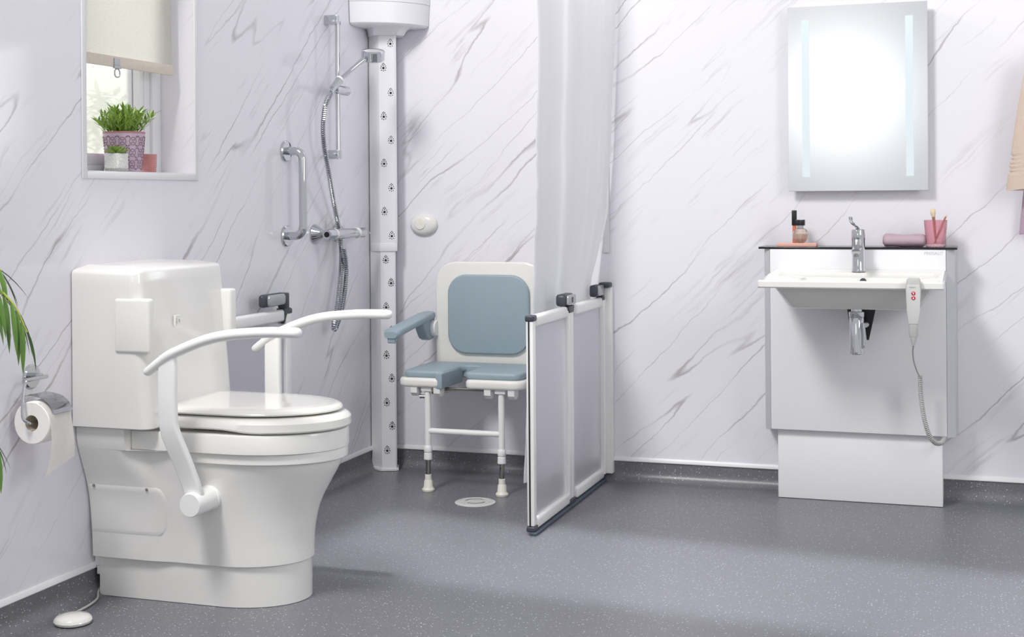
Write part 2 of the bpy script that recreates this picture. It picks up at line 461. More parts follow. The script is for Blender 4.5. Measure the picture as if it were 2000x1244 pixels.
obj('sash', bm, WSATIN, win)
bm = BM(); box(bm, -0.142, -0.134, WY1 - 0.088, WY1 - 0.080, zb + 0.03, zt - 0.06, 0.002)
obj('glazing_bead', bm, WSATIN, win)
bm = BM(); box(bm, -0.170, -0.164, WY0 + 0.106, WY1 - 0.108, zb + 0.060, zt - 0.06)
obj('pane', bm, WGLASS, win)

# beyond the window: ground, and a pale backdrop added to make the view bright
bm = BM(); box(bm, -9.0, -0.5, -2.0, 8.0, -0.6, -0.5); struct('ground', bm, GROUND)
bm = BM(); prism(bm, [(-8.2, 3.0), (-8.0, 3.0), (-1.2, 7.0), (-1.4, 7.1)], 'z', -0.5, 6.0)
struct('outside_backdrop', bm, BACKDROPW)

# ------------------------------------------------------------------ toilet
YC = -1.865
def dring(x0, xf, w, a, z, ns=8, na=28, p=2.0, wf=None, zf=None):
    """closed ring: rear straight sides then a front arc"""
    xs = xf - a; pts = []
    W = wf or (lambda x: w)
    for i in range(ns): x = lerp(x0, xs, i / ns); pts.append((x, YC - W(x), z))
    for i in range(na + 1):
        t = -pi / 2 + pi * i / na; c, s = cos(t), sin(t)
        pts.append((xs + a * abs(c) ** (2 / p), YC + W(xs) * math.copysign(abs(s) ** (2 / p), s), z))
    for i in range(ns - 1, -1, -1): x = lerp(x0, xs, i / ns); pts.append((x, YC + W(x), z))
    if zf: pts = [(x, y, zf(x, z)) for x, y, z in pts]
    return pts

toilet = thing('toilet', 'white height-adjustable toilet with tall back cover and two drop-down arms', 'toilet', (0.3, YC, 0.0))
bm = BM(); ring_faces(bm, [dring(0.024, 0.622, 0.152, 0.198, z) for z in (0.0015, 0.02, 0.122)])
obj('plinth', bm, WHITE, toilet)
bm = BM(); box(bm, 0.006, 0.023, YC - 0.150, YC - 0.12, 0.085, 0.165, 0.002); box(bm, 0.012, 0.0235, YC - 0.150, YC - 0.12, 0.06, 0.085, 0.002)
obj('guide_rail', bm, WARM, toilet)

def interp(tab, z):
    if z <= tab[0][0]: return tab[0][1]
    for (a, va), (b, vb) in zip(tab, tab[1:]):
        if z <= b:
            i = tab.index((a, va)); t = (z - a) / (b - a); h = b - a
            sl = lambda k: 0.0 if k in (0, len(tab) - 1) else (tab[k + 1][1] - tab[k - 1][1]) / (tab[k + 1][0] - tab[k - 1][0])
            m0, m1 = sl(i) * h, sl(i + 1) * h
            return (2 * t ** 3 - 3 * t * t + 1) * va + (t ** 3 - 2 * t * t + t) * m0 + (3 * t * t - 2 * t ** 3) * vb + (t ** 3 - t * t) * m1
    return tab[-1][1]
XF = [(0.118, 0.630), (0.15, 0.6295), (0.19, 0.632), (0.251, 0.645), (0.297, 0.664), (0.343, 0.690), (0.396, 0.719), (0.42, 0.722), (0.5, 0.722)]
WF = [(0.118, 0.160), (0.2, 0.1605), (0.28, 0.165), (0.34, 0.171), (0.415, 0.183), (0.5, 0.184)]
WR = [(0.118, 0.168), (0.20, 0.168), (0.28, 0.172), (0.34, 0.185), (0.40, 0.206), (0.46, 0.226), (0.505, 0.230)]
def shell_w(x, z):
    edge = lerp(0.20, 0.135, sstep((z - 0.30) / 0.14))
    return lerp(interp(WR, z), interp(WF, z), sstep((x - edge) / 0.085))
X0 = [(0.118, 0.012), (0.27, 0.006), (0.505, 0.003)]
bm = BM()
zs = [0.118, 0.121] + [0.13 + i * 0.0125 for i in range(23)] + [0.412, 0.43, 0.4415, 0.4419, 0.455, 0.47, 0.49, 0.503]
rings = []
for z in zs:
    xf = interp(XF, z); a = lerp(0.2, 0.266, sstep((z - 0.13) / 0.27))
    if z > 0.4417:
        rings.append(dring(interp(X0, z), 0.40, 0, 0.2, z, ns=26, wf=lambda x, z=z: interp(WR, z) if x < 0.165 else 0.17))
    else:
        rings.append(dring(interp(X0, z), xf, 0, a, z, ns=26, wf=lambda x, z=z: shell_w(x, z)))
ring_faces(bm, rings)
obj('skirt', bm, WHITE, toilet, smooth=40)

# conforming inspection panel on the near side, with two screws
bm = BM(); N = 26
zr = lambda t: lerp(0.182, 0.338, t)
grid = []
for j in range(15):
    z = zr(j / 14); row = []
    dz = min(z - 0.182, 0.338 - z); cut = 0.05 - math.sqrt(max(0, 0.05 ** 2 - (0.05 - min(dz, 0.05)) ** 2))
    for i in range(N):
        x = lerp(0.012, 0.268 - cut, i / (N - 1))
        e_ = 0.0016 if 0 < j < 14 and i < N - 1 else -0.003
        row.append(bm.verts.new((x, YC - shell_w(x, z) - e_, z)))
    grid.append(row)
for a, b in zip(grid, grid[1:]):
    for i in range(N - 1): bm.faces.new((a[i], a[i + 1], b[i + 1], b[i]))
sp = obj('inspection_panel', bm, WHITE, toilet)
for x, z in ((0.028, 0.327), (0.205, 0.325)):
    bm = BM(); lathe(bm, [(0.0045, -0.003), (0.0045, 0.0), (0.003, 0.0006)], (x, YC - shell_w(x, z) - 0.0035, z), 'y', 10)
    for v in bm.verts: v.co.y = 2 * (YC - shell_w(x, z) - 0.0035) - v.co.y
    obj('screw', bm, STEEL, sp, label='small dark screw')

def band(name, z0, z1, xf, w, a, r, mtl=WHITE, x0=0.168):
    b = BM(); rg = []
    for z, d in ((z0, 0.002), (z0 + 0.0015, 0), (z1 - r, 0), (z1 - r * 0.3, r * 0.3), (z1, r)):
        rg.append(dring(x0, xf - d, w - d, a, z))
    ring_faces(b, rg); return obj(name, b, mtl, toilet)
band('lower_rim', 0.412, 0.4418, 0.737, 0.190, 0.266, 0.003, x0=0.315)
band('upper_rim', 0.442, 0.4965, 0.739, 0.200, 0.262, 0.006)

def seatz(z0):  # the seat dips to the rim at its front half
    return lambda x, z: z - 0.0085 * sstep((x - 0.44) / 0.12) if z < z0 + 0.009 else z
bm = BM(); rg = []
def seatring(z, d): return dring(0.232 + d * 0.3, 0.748 - d, 0.196 - d, 0.25, z, zf=seatz(0.508))
for z, d in ((0.508, 0.010), (0.5092, 0.004), (0.514, 0.0), (0.526, 0.001), (0.535, 0.008), (0.541, 0.020), (0.5425, 0.032)):
    rg.append(seatring(z, d))
ring_faces(bm, rg); obj('seat', bm, WHITE2, toilet)
bm = BM(); rg = []
for z, d in ((0.5465, 0.006), (0.5475, 0.002), (0.5515, 0.0), (0.557, 0.003), (0.5615, 0.010), (0.5635, 0.022), (0.5645, 0.06)):
    rg.append(dring(0.236 + d * 0.1, 0.723 - d, 0.186 - d, 0.25, z))
ring_faces(bm, rg); obj('lid', bm, WHITE2, toilet)
for y in (YC - 0.09, YC + 0.09):
    bm = BM(); box(bm, 0.24, 0.29, y - 0.02, y + 0.02, 0.496, 0.5475, 0.004); obj('hinge', bm, WHITE2, toilet)
for y in (YC - 0.06, YC + 0.06):
    bm = BM(); box(bm, 0.645, 0.675, y - 0.01, y + 0.01, 0.54, 0.549); obj('bumper', bm, WHITE2, toilet)

# tall back cover
CN, CF = -2.112, -1.640
def coverx(z): return lerp(0.250, 0.214, (z - 0.505) / 0.44)
def arch(y): return 0.030 * (1 - ((y - (CN + CF) / 2) / 0.23) ** 2)
bm = BM(); rg = []
def covring(z, d, za=0.0):
    r = max(0.012, 0.030 - d * 0.4)
    x0_, x1_, y0_, y1_ = 0.002 + d * 0.3, coverx(min(z, 0.94)) + 0.006 - d, CN + d, CF - d
    rb = 0.004; P = []
    for cx_, cy_, a0, rr_ in ((x1_ - r, y1_ - r, 0, r), (x0_ + rb, y1_ - rb, 90, rb), (x0_ + rb, y0_ + rb, 180, rb), (x1_ - r, y0_ + r, 270, r)):
        for i in range(7):
            a = radians(a0 + 15 * i); P.append((cx_ + rr_ * cos(a), cy_ + rr_ * sin(a)))
    out = []
    for x, y in P:
        t = sstep((z - 0.80) / 0.12)
        bow = 0.010 * (1 - ((y - YC) / 0.23) ** 2) * (x / 0.25)
        side = 0.012 * x / 0.25 * 0
        out.append((x + bow, y, z + arch(y) * t + 0.006 * t * (1 - x / 0.25)))
    return out
for z, d in ((0.506, 0.004), (0.509, 0.0), (0.60, 0.0), (0.70, 0.0), (0.80, 0.0), (0.84, 0.0), (0.88, 0.0), (0.91, 0.0), (0.939, 0.0), (0.944, 0.0018), (0.9475, 0.006), (0.949, 0.012), (0.9495, 0.06)):
    rg.append(covring(z, d))
ring_faces(bm, rg, True, False)
top = [v for v in bm.verts][-28:]
# fill the crown with strips across so that the arch stays smooth
cyc = bm.faces.new(top)
bmesh.ops.triangulate(bm, faces=[cyc])
cover = obj('back_cover', bm, WHITE, toilet, smooth=50)
for s in (0, 1):
    bm = BM()
    y0, y1 = (CN - 0.006, CN + 0.026) if s == 0 else (CF - 0.035, CF + 0.007)
    box(bm, 0.148, 0.262, y0, y1, 0.722, 0.876, 0.009, 4)
    obj('corner_hatch', bm, WHITE, cover)
xe = coverx(0.80) + 0.017
bm = BM()
def bar_(y0, y1, z0, z1): box(bm, xe - 0.004, xe + 0.0016, y0, y1, z0, z1, 0.0004, 1)
ye, ze = -1.938, 0.804
bar_(ye - 0.013, ye - 0.009, ze - 0.014, ze + 0.010); bar_(ye - 0.009, ye + 0.010, ze + 0.007, ze + 0.010)
bar_(ye - 0.004, ye + 0.010, ze + 0.000, ze + 0.003); bar_(ye - 0.004, ye - 0.001, ze - 0.010, ze + 0.0); bar_(ye - 0.001, ye + 0.010, ze - 0.010, ze - 0.007)
bar_(ye + 0.007, ye + 0.010, ze - 0.007, ze + 0.0)
bmesh.ops.scale(bm, vec=(1, 1.25, 1.25), space=Matrix.Translation((-xe, -ye, -ze)), verts=bm.verts)
obj('emblem', bm, WHITE2, cover, label='small raised square emblem')

# drop-down arms
arm_path = [(0.289, 0.680), (0.330, 0.709), (0.371, 0.733), (0.467, 0.770), (0.547, 0.787), (0.655, 0.796), (0.745, 0.797)]
for yy in (-2.16, -1.565):
    bm = BM(); pts = smoothpath([(x, yy, z) for x, z in arm_path], 6)
    rs = [lerp(0.0128, 0.0148, min(1, i / 10)) for i in range(len(pts))]
    tube(bm, pts, 0.012, 14, rs=rs, flat=(1.0, 1.35), up=(0, 0, 1), round_end=True)
    arm = obj('arm', bm, WARM, toilet)
    bm = BM(); s = -1 if yy < YC else 1
    st_ = [(0.351, 0.722, 0.024), (0.350, 0.715, 0.0265), (0.350, 0.62, 0.027), (0.3505, 0.54, 0.027), (0.3555, 0.508, 0.028), (0.366, 0.470, 0.028), (0.379, 0.42, 0.0275), (0.392, 0.365, 0.027), (0.400, 0.335, 0.0265), (0.403, 0.318, 0.020)]
    rg = []
    for i, (x, z, hw) in enumerate(st_):
        x0_, z0_, _ = st_[max(0, i - 1)]; x1_, z1_, _ = st_[min(len(st_) - 1, i + 1)]
        d_ = Vector((x1_ - x0_, 0, z1_ - z0_)).normalized(); n_ = Vector((-d_.z, 0, d_.x))
        cy_ = yy - s * 0.052 * sstep((0.56 - z) / 0.24)
        rg.append([Vector((x, cy_ + b_, z)) + n_ * a_ for a_, b_ in rrect(-hw, hw, -0.012, 0.012, 0.008, 4)])
    ring_faces(bm, rg); obj('post', bm, WARM, arm)
    bm = BM(); ya = yy - s * 0.052; yb = ya + s * 0.030
    yin = YC + s * (shell_w(0.402, 0.312) - 0.01)
    prof = [(0.036, yin), (0.036, yin + s * 0.02), (0.0335, yin + s * 0.022), (0.0335, yb - s * 0.004), (0.031, yb)]
    lathe(bm, [(r, y - 0.0) for r, y in prof], (0.402, 0, 0.312), 'y', 28)
    obj('pivot', bm, WARM, arm)

# ------------------------------------------------------------------ paper holder and roll
ph = thing('paper_holder', 'chrome toilet paper holder with curved cover flap on left wall', 'paper holder', (0.0, -2.30, 0.68))
bm = BM(); lathe(bm, [(0.034, 0.0005), (0.034, 0.005), (0.030, 0.008), (0.0, 0.009)], (0.0, -2.288, 0.672), 'x', 28); obj('wall_plate', bm, CHROME, ph)
bm = BM(); tube(bm, [(0.004, -2.288, 0.674), (0.035, -2.288, 0.674)], 0.009, 14)
tube(bm, [(0.036, -2.356, 0.671), (0.036, -2.266, 0.671)], 0.0055, 12); obj('bracket', bm, CHROME, ph)
bm = BM()
tube(bm, smoothpath([(0.036, -2.352, 0.669), (0.044, -2.372, 0.655), (0.056, -2.393, 0.62), (0.063, -2.402, 0.582), (0.070, -2.396, 0.568), (0.075, -2.375, 0.563), (0.075, -2.262, 0.563)], 5), 0.0042, 10)
obj('spindle', bm, CHROME, ph)
bm = BM(); V = []
for i in range(15):
    a = radians(lerp(140, 18, i / 14)); r = 0.0635
    V.append([bm.verts.new((0.070 + r * cos(a) * (1.0 if i else 1.1), y, 0.5655 + r * sin(a) * (1.0 + 0.42 * max(0, 1 - i / 6) ** 1.5))) for y in (-2.362, -2.280)])
for a, b in zip(V, V[1:]): bm.faces.new((a[0], a[1], b[1], b[0]))
bmesh.ops.solidify(bm, geom=bm.faces[:], thickness=0.0014)
obj('cover_flap', bm, CHROME, ph)

roll = thing('toilet_roll', 'white toilet roll with a loose sheet hanging from chrome holder', 'toilet roll', (0.07, -2.31, 0.505))
cx, cz, rr, ri = 0.072, 0.5615, 0.0575, 0.0215
bm = BM()
prof = [(ri, -2.378), (rr - 0.003, -2.378), (rr, -2.375), (rr, -2.290), (rr - 0.003, -2.287), (ri, -2.287), (ri, -2.378)]
lathe(bm, prof, (cx, 0, cz), 'y', 40, caps=False); obj('roll', bm, PAPER, roll)
bm = BM(); lathe(bm, [(ri + 0.0005, -2.377), (ri - 0.001, -2.377), (ri - 0.001, -2.288), (ri + 0.0005, -2.288), (ri + 0.0005, -2.377)], (cx, 0, cz), 'y', 28, caps=False); obj('core', bm, CARD, roll)
bm = BM(); V = []
for i in range(19):
    t = i / 18
    if t < 0.3: a = radians(lerp(70, 5, t / 0.3)); x, z = cx + (rr + 0.0012) * cos(a), cz + (rr + 0.0012) * sin(a)
    else:
        s = (t - 0.3) / 0.7; x = cx + rr + 0.002 + 0.006 * sin(s * 2.4); z = lerp(cz + 0.004, 0.446, s)
    row = []
    for j in range(9):
        q = j / 8; y = lerp(-2.377, -2.288, q); zz = z
        if t > 0.3: zz = z - (0.018 * (1 - q) - 0.016 * q) * s; y += -0.034 * s * s * (1 - q) + 0.004 * s
        row.append(bm.verts.new((x + 0.002 * sin(5 * q + 3 * t) * max(0, t - 0.3), y, zz)))
    V.append(row)
for a, b in zip(V, V[1:]):
    for j in range(8): bm.faces.new((a[j], a[j + 1], b[j + 1], b[j]))
bmesh.ops.solidify(bm, geom=bm.faces[:], thickness=0.0006)
obj('loose_sheet', bm, PAPER, roll)

# ------------------------------------------------------------------ foot pad
pad = thing('foot_switch', 'round white foot switch pad on dark floor beside the toilet', 'foot switch', (0.105, -2.255, 0.0))
bm = BM(); lathe(bm, [(0.043, 0.001), (0.049, 0.004), (0.0515, 0.010), (0.049, 0.017), (0.042, 0.022), (0.025, 0.0255), (0.0, 0.026)], (0.116, -2.268, 0.0), 'z', 36)
obj('pad', bm, WHITE2, pad)
bm = BM(); tube(bm, smoothpath([(0.075, -2.238, 0.010), (0.072, -2.19, 0.006), (0.065, -2.12, 0.006), (0.045, -2.06, 0.005), (0.020, -2.02, 0.012), (0.016, -1.98, 0.03)], 5), 0.0035, 8)
obj('cable', bm, GREYP, pad)

# ------------------------------------------------------------------ body dryer column in the corner
dry = thing('body_dryer', 'tall white corner body dryer column with black air vents', 'dryer', (0.085, -0.06, 0.0))
FL, FR = (0.073, -0.117), (0.130, -0.097)        # front face corners in plan
def colpoly(g=0.0, w=0.0):
    return [(0.004, -0.004), (0.004, -0.07), (0.036 - g, -0.090 - g), (0.064 - g, -0.112 - g), (FL[0], FL[1] - g), (FR[0] - 0.004 + w, FR[1] - g), (FR[0] + g + w, FR[1] + 0.005), (0.094 + g + w, -0.004)]
bm = BM(); prism(bm, colpoly(), 'z', 0.012, 0.937, 0.0); obj('lower_column', bm, WSATIN, dry, smooth=30)
bm = BM(); prism(bm, colpoly(0.002, 0.008), 'z', 0.962, 1.86, 0.0); ucol = obj('upper_column', bm, WSATIN, dry, smooth=30)
bm = BM(); prism(bm, colpoly(0.005, 0.004), 'z', 0.930, 0.964, 0.0015); obj('collar', bm, WSATIN, dry, smooth=30)
bm = BM(); prism(bm, colpoly(0.008), 'z', 0.001, 0.012, 0.002); obj('foot_plate', bm, WSATIN, dry, smooth=30)
bm = BM()
def arcpoly(r, bulge, n=16, s=1.0):
    out = [(0.003, -0.003)]
    for i in range(n + 1):
        t = i / n * pi / 2
        c_, s_ = cos(t) ** (2 / bulge), sin(t) ** (2 / bulge)
        out.append((0.003 + r * s_ * s, -0.003 - r * c_ * s))
    return out
rg = []
for z, r in ((1.874, 0.215), (1.8755, 0.234), (1.879, 0.244), (1.886, 0.250), (1.972, 0.255), (1.9725, 0.252), (1.9735, 0.252), (1.974, 0.256), (2.30, 0.262)):
    rg.append([(x, y, z) for x, y in arcpoly(r, 1.72)])
ring_faces(bm, rg); obj('fan_housing', bm, WSATIN, dry)
bm = BM(); rg = []
nk = [(0.004, -0.004), (0.004, -0.085), (0.030, -0.120), (0.062, -0.150), (0.165, -0.118), (0.185, -0.075), (0.150, -0.004)]
for z, s in ((1.843, 0.90), (1.849, 0.92), (1.866, 1.0), (1.878, 1.12)):
    rg.append([(0.004 + (x - 0.004) * s, -0.004 + (y + 0.004) * s, z) for x, y in nk])
ring_faces(bm, rg); obj('neck', bm, WSATIN, dry, smooth=30)
vz = [1.807, 1.705, 1.599, 1.499, 1.397, 1.300, 1.196, 1.096, 0.994, 0.892, 0.795, 0.693, 0.593, 0.489, 0.391, 0.289, 0.189, 0.087]
fd = (Vector((FR[0], FR[1], 0)) - Vector((FL[0], FL[1], 0))); fl = fd.length; fd.normalize(); fn = Vector((fd.y, -fd.x, 0))
def vent_mesh():
    b = BM()
    def disc(u, v, r, n):
        vs = [b.verts.new((u + r * cos(2 * pi * k / n), 0, v + r * sin(2 * pi * k / n))) for k in range(n)]
        top_ = bmesh.ops.extrude_face_region(b, geom=[b.faces.new(vs)])
        bmesh.ops.translate(b, verts=[q for q in top_['geom'] if isinstance(q, bmesh.types.BMVert)], vec=(0, -0.0008, 0))
    disc(0, 0, 0.0052, 12)
    for u, v in ((0, 0.0175), (-0.0042, 0.0138), (0.0042, 0.0138), (0, 0.0095), (-0.0080, 0.0072), (0.0080, 0.0072), (-0.0100, 0), (0.0100, 0), (-0.0072, -0.0080), (0.0072, -0.0080), (0, -0.0105)):
        disc(u * 1.08, v * 1.12, 0.0023, 7)
    bmesh.ops.recalc_face_normals(b, faces=b.faces)
    me = bpy.data.meshes.new('air_vent'); b.to_mesh(me); b.free(); me.materials.append(SKIRTING); return me
vm = vent_mesh(); off = OFF[dry.name]
for i, z in enumerate(vz):
    o = bpy.data.objects.new('air_vent', vm); C.objects.link(o); o.parent = dry
    u = (0.80 if z > 0.96 else 0.72) if i % 2 == 0 else (0.30 if z > 0.96 else 0.36)
    g = 0.0026 if z > 0.96 else 0.0006
    p = Vector((FL[0], FL[1], z)) + fd * fl * u + fn * g
    o.location = p - off; o.rotation_euler = (0, 0, math.atan2(fd.y, fd.x))

# ------------------------------------------------------------------ shower set
rail = thing('shower_rail', 'chrome riser rail with square brackets on left wall', 'shower rail', (0.0, -0.475, 1.31))
bm = BM(); tube(bm, [(0.050, -0.468, 1.312), (0.050, -0.468, 1.884)], 0.0095, 16); obj('riser', bm, CHROME, rail)
for z0, z1 in ((1.848, 1.886), (1.312, 1.348)):
    bm = BM(); box(bm, 0.0, 0.057, -0.487, -0.449, z0, z1, 0.003); obj('bracket', bm, CHROME, rail)
bm = BM(); lathe(bm, [(0.0, -0.498), (0.014, -0.498), (0.0165, -0.494), (0.020, -0.40), (0.018, -0.386), (0.0, -0.384)], (0.052, 0, 1.588), 'y', 24)
obj('slider_knob', bm, CHROME, rail)
bm = BM(); tube(bm, [(0.083, -0.585, 1.583), (0.094, -0.545, 1.619)], 0.014, 16, rs=[0.0125, 0.0165]); tube(bm, [(0.05, -0.495, 1.588), (0.086, -0.56, 1.603)], 0.009, 12)
obj('handset_clip', bm, CHROME, rail)
bm = BM(); lathe(bm, [(0.0172, -0.004), (0.0172, 0.004)], (0, 0, 0), 'z', 20)
bmesh.ops.transform(bm, matrix=Matrix.Translation((0.0945, -0.5435, 1.6205)) @ Vector((0.011, 0.04, 0.036)).to_track_quat('Z', 'Y').to_matrix().to_4x4(), verts=bm.verts)
obj('clip_ring', bm, WARM, rail, label='white ring of the clip')

hs = thing('hand_shower', 'chrome hand shower and ribbed hose in the riser clip', 'shower head', (0.09, -0.60, 1.57))
bm = BM(); tube(bm, [(0.086, -0.603, 1.566), (0.094, -0.547, 1.617), (0.140, -0.490, 1.678), (0.166, -0.468, 1.706)], 0.009, 16, rs=[0.0085, 0.0095, 0.0088, 0.0105]); obj('handle', bm, CHROME, hs)
bm = BM(); M = Matrix.Translation((0.182, -0.418, 1.726)) @ Vector((0.14, -0.25, 0.93)).to_track_quat('Z', 'Y').to_matrix().to_4x4()
lathe(bm, [(0.0, -0.0215), (0.044, -0.0215), (0.047, -0.019), (0.047, 0.014), (0.042, 0.020), (0.020, 0.024), (0.0, 0.0245)], (0, 0, 0), 'z', 32)
bmesh.ops.transform(bm, matrix=M, verts=bm.verts); hd = obj('head', bm, CHROME, hs)
bm = BM(); lathe(bm, [(0.0, -0.0235), (0.040, -0.0235), (0.0405, -0.0215), (0.0, -0.0214)], (0, 0, 0), 'z', 28); bmesh.ops.transform(bm, matrix=M, verts=bm.verts)
obj('spray_face', bm, GREYP2, hd, label='pale grey spray face')
hose_pts = [(0.086, -0.606, 1.563), (0.083, -0.635, 1.53), (0.080, -0.649, 1.494), (0.075, -0.652, 1.427), (0.070, -0.631, 1.349), (0.062, -0.578, 1.26), (0.045, -0.505, 1.15), (0.030, -0.435, 1.057), (0.030, -0.408, 0.964), (0.045, -0.442, 0.863), (0.060, -0.502, 0.744), (0.060, -0.541, 0.664), (0.060, -0.538, 0.640), (0.060, -0.517, 0.652), (0.060, -0.466, 0.721), (0.060, -0.428, 0.831), (0.060, -0.430, 0.903), (0.060, -0.447, 0.955)]
pp = smoothpath(hose_pts, 14)
# resample evenly, with alternating radii for the ribs
acc = [0.0]
for a, b in zip(pp, pp[1:]): acc.append(acc[-1] + (b - a).length)
ns = int(acc[-1] / 0.0026); res = []; k = 0
for i in range(ns + 1):
    d = acc[-1] * i / ns
    while k < len(acc) - 2 and acc[k + 1] < d: k += 1
    res.append(pp[k].lerp(pp[k + 1], (d - acc[k]) / max(1e-9, acc[k + 1] - acc[k])))
bm = BM(); tube(bm, res, 0.0082, 8); ho = obj('hose', bm, DARK, hs, label='dark core painting shade into the hose grooves')  # charcoal core, put in so the grooves between the ribs look shaded
bm = BM(); tube(bm, res, 0.007, 10, rs=[0.0108 if (i % 3) < 2 else 0.0070 for i in range(len(res))])
obj('hose_ribs', bm, CHROME, ho, smooth=25)

valve = thing('shower_valve', 'chrome thermostatic bar shower valve on left wall', 'shower valve', (0.0, -0.43, 1.0))
bm = BM()
lathe(bm, [(0.0, -0.600), (0.019, -0.600), (0.021, -0.596), (0.021, -0.268), (0.017, -0.262), (0.0, -0.262)], (0.062, 0, 1.014), 'y', 28); obj('body', bm, CHROME, valve)
for y, z in ((-0.585, 1.016), (-0.385, 1.016)):
    bm = BM(); lathe(bm, [(0.038, 0.001), (0.038, 0.006), (0.014, 0.042), (0.014, 0.058)], (0, y, z), 'x', 28); obj('wall_cone', bm, CHROME, valve)
bm = BM(); lathe(bm, [(0.0, -0.6015), (0.011, -0.6015), (0.011, -0.5990), (0.0, -0.5989)], (0.062, 0, 1.014), 'y', 20); obj('end_cap', bm, BLACK, valve, label='dark end of the bar')
for y0, y1 in ((-0.540, -0.532), (-0.335, -0.325)):
    bm = BM(); lathe(bm, [(0.0205, y0), (0.0225, y0 + 0.001), (0.0225, y1 - 0.001), (0.0205, y1)], (0.062, 0, 1.014), 'y', 28); obj('ring', bm, WARM, valve, label='white ring around the bar')
bm = BM(); tube(bm, [(0.064, -0.262, 1.012), (0.066, -0.238, 1.011), (0.068, -0.205, 1.010)], 0.004, 10, rs=[0.006, 0.0035, 0.003]); obj('lever', bm, CHROME, valve)
bm = BM(); tube(bm, [(0.061, -0.449, 0.995), (0.061, -0.449, 0.952)], 0.009, 16); obj('outlet', bm, CHROME, valve)

gr = thing('grab_rail', 'chrome vertical grab rail on marble wall beside the shower', 'grab rail', (0.0, -0.815, 1.17))
bm = BM(); gp = [(0.004, -0.818, 1.334)]
for i in range(9):
    a = radians(90 * i / 8); gp.append((0.040 + 0.033 * sin(a), -0.818, 1.301 + 0.033 * cos(a)))
for i in range(9):
    a = radians(90 * i / 8); gp.append((0.040 + 0.033 * cos(a), -0.818, 1.048 - 0.033 * sin(a)))
gp.append((0.004, -0.818, 1.015))
tube(bm, gp, 0.0155, 18); obj('bar', bm, CHROME, gr)
for z in (1.334, 1.015):
    bm = BM(); lathe(bm, [(0.040, 0.0005), (0.040, 0.006), (0.036, 0.010), (0.017, 0.012)], (0, -0.818, z), 'x', 30); obj('flange', bm, CHROME, gr)

kn = thing('alarm_button', 'white oval push button on back wall beside the dryer', 'button', (0.229, 0.0, 1.042))
bm = BM(); lathe(bm, [(1.0, -0.0005), (1.0, -0.008), (0.93, -0.018), (0.72, -0.026), (0.40, -0.029), (0.0, -0.030)], (0.226, 0, 1.042), 'y', 36, sx=0.063, sy=0.046); obj('housing', bm, WHITE, kn)
bm = BM(); lathe(bm, [(0.0235, -0.024), (0.0235, -0.031), (0.0215, -0.033), (0.0, -0.0335)], (0.218, 0, 1.043), 'y', 28); obj('push_disc', bm, CREAM, kn, label='round cream push disc')

# ------------------------------------------------------------------ shower seat
ss = thing('shower_chair', 'white fold-down shower chair with blue-grey pads and legs', 'shower seat', (0.555, -0.25, 0.0))
SX = 0.552
bm = BM(); prism(bm, [q for q in rrect(SX - 0.238, SX + 0.238, 0.40, 0.888, 0.090, 8) if q[1] > 0.60] + [(SX - 0.238, 0.445), (SX + 0.238, 0.445)], 'y', -0.098, -0.070, 0.008, 3); bk = obj('backrest', bm, WHITE2, ss)
bm = BM(); prism(bm, rrect(SX - 0.178, SX + 0.178, 0.508, 0.836, 0.080, 8), 'y', -0.116, -0.097, 0.008, 3); obj('back_pad', bm, TEAL, ss)
for x in (SX - 0.12, SX + 0.12):
    bm = BM(); box(bm, x - 0.02, x + 0.02, -0.071, -0.0005, 0.42, 0.80, 0.003); obj('bracket', bm, WARM, ss)
# horseshoe seat board and pads
def shoe(x0, x1, y0, y1, nx0, nx1, ny, r, rn):
    """U in plan with the notch open towards the front (y0)"""
    out = []
    def arc(cx, cy, a0, a1, rr_, n=6):
        for i in range(n + 1):
            a = radians(lerp(a0, a1, i / n)); out.append((cx + rr_ * cos(a), cy + rr_ * sin(a)))
    arc(x0 + r, y0 + r, 180, 270, r)
    arc(nx0 - r * 0.6, y0 + r * 0.6, 270, 360, r * 0.6)
    arc(nx0 + rn, ny - rn, 180, 90, rn); arc(nx1 - rn, ny - rn, 90, 0, rn)
    arc(nx1 + r * 0.6, y0 + r * 0.6, 180, 270, r * 0.6)
    arc(x1 - r, y0 + r, 270, 360, r)
    arc(x1 - 0.02, y1 - 0.02, 0, 90, 0.02, 3); arc(x0 + 0.02, y1 - 0.02, 90, 180, 0.02, 3)
    return out
NX0, NX1, NY = SX - 0.078, SX + 0.022, -0.215
bm = BM(); prism(bm, shoe(SX - 0.262, SX + 0.262, -0.458, -0.098, NX0, NX1, NY + 0.03, 0.045, 0.045), 'z', 0.411, 0.448, 0.013, 4); obj('seat_board', bm, WHITE2, ss)
bm = BM(); prism(bm, shoe(SX - 0.245, SX + 0.245, -0.440, -0.118, NX0 + 0.004, NX1 - 0.004, NY + 0.002, 0.035, 0.043), 'z', 0.447, 0.475, 0.010, 3); obj('seat_pad', bm, TEAL, ss)
bm = BM(); prism(bm, [(NX0 - 0.01, NY - 0.004), (NX1 + 0.01, NY - 0.004), (NX1 + 0.01, NY + 0.022), (NX0 - 0.01, NY + 0.022)], 'z', 0.424, 0.474, 0.006, 3); obj('notch_lip', bm, TEAL, ss)
bm = BM(); prism(bm, [(NX0 - 0.020, -0.452), (NX0 + 0.007, -0.456), (NX0 + 0.007, NY - 0.01), (NX0 - 0.02, NY + 0.0)], 'z', 0.406, 0.470, 0.007, 3); obj('pad_lip', bm, TEAL, ss)
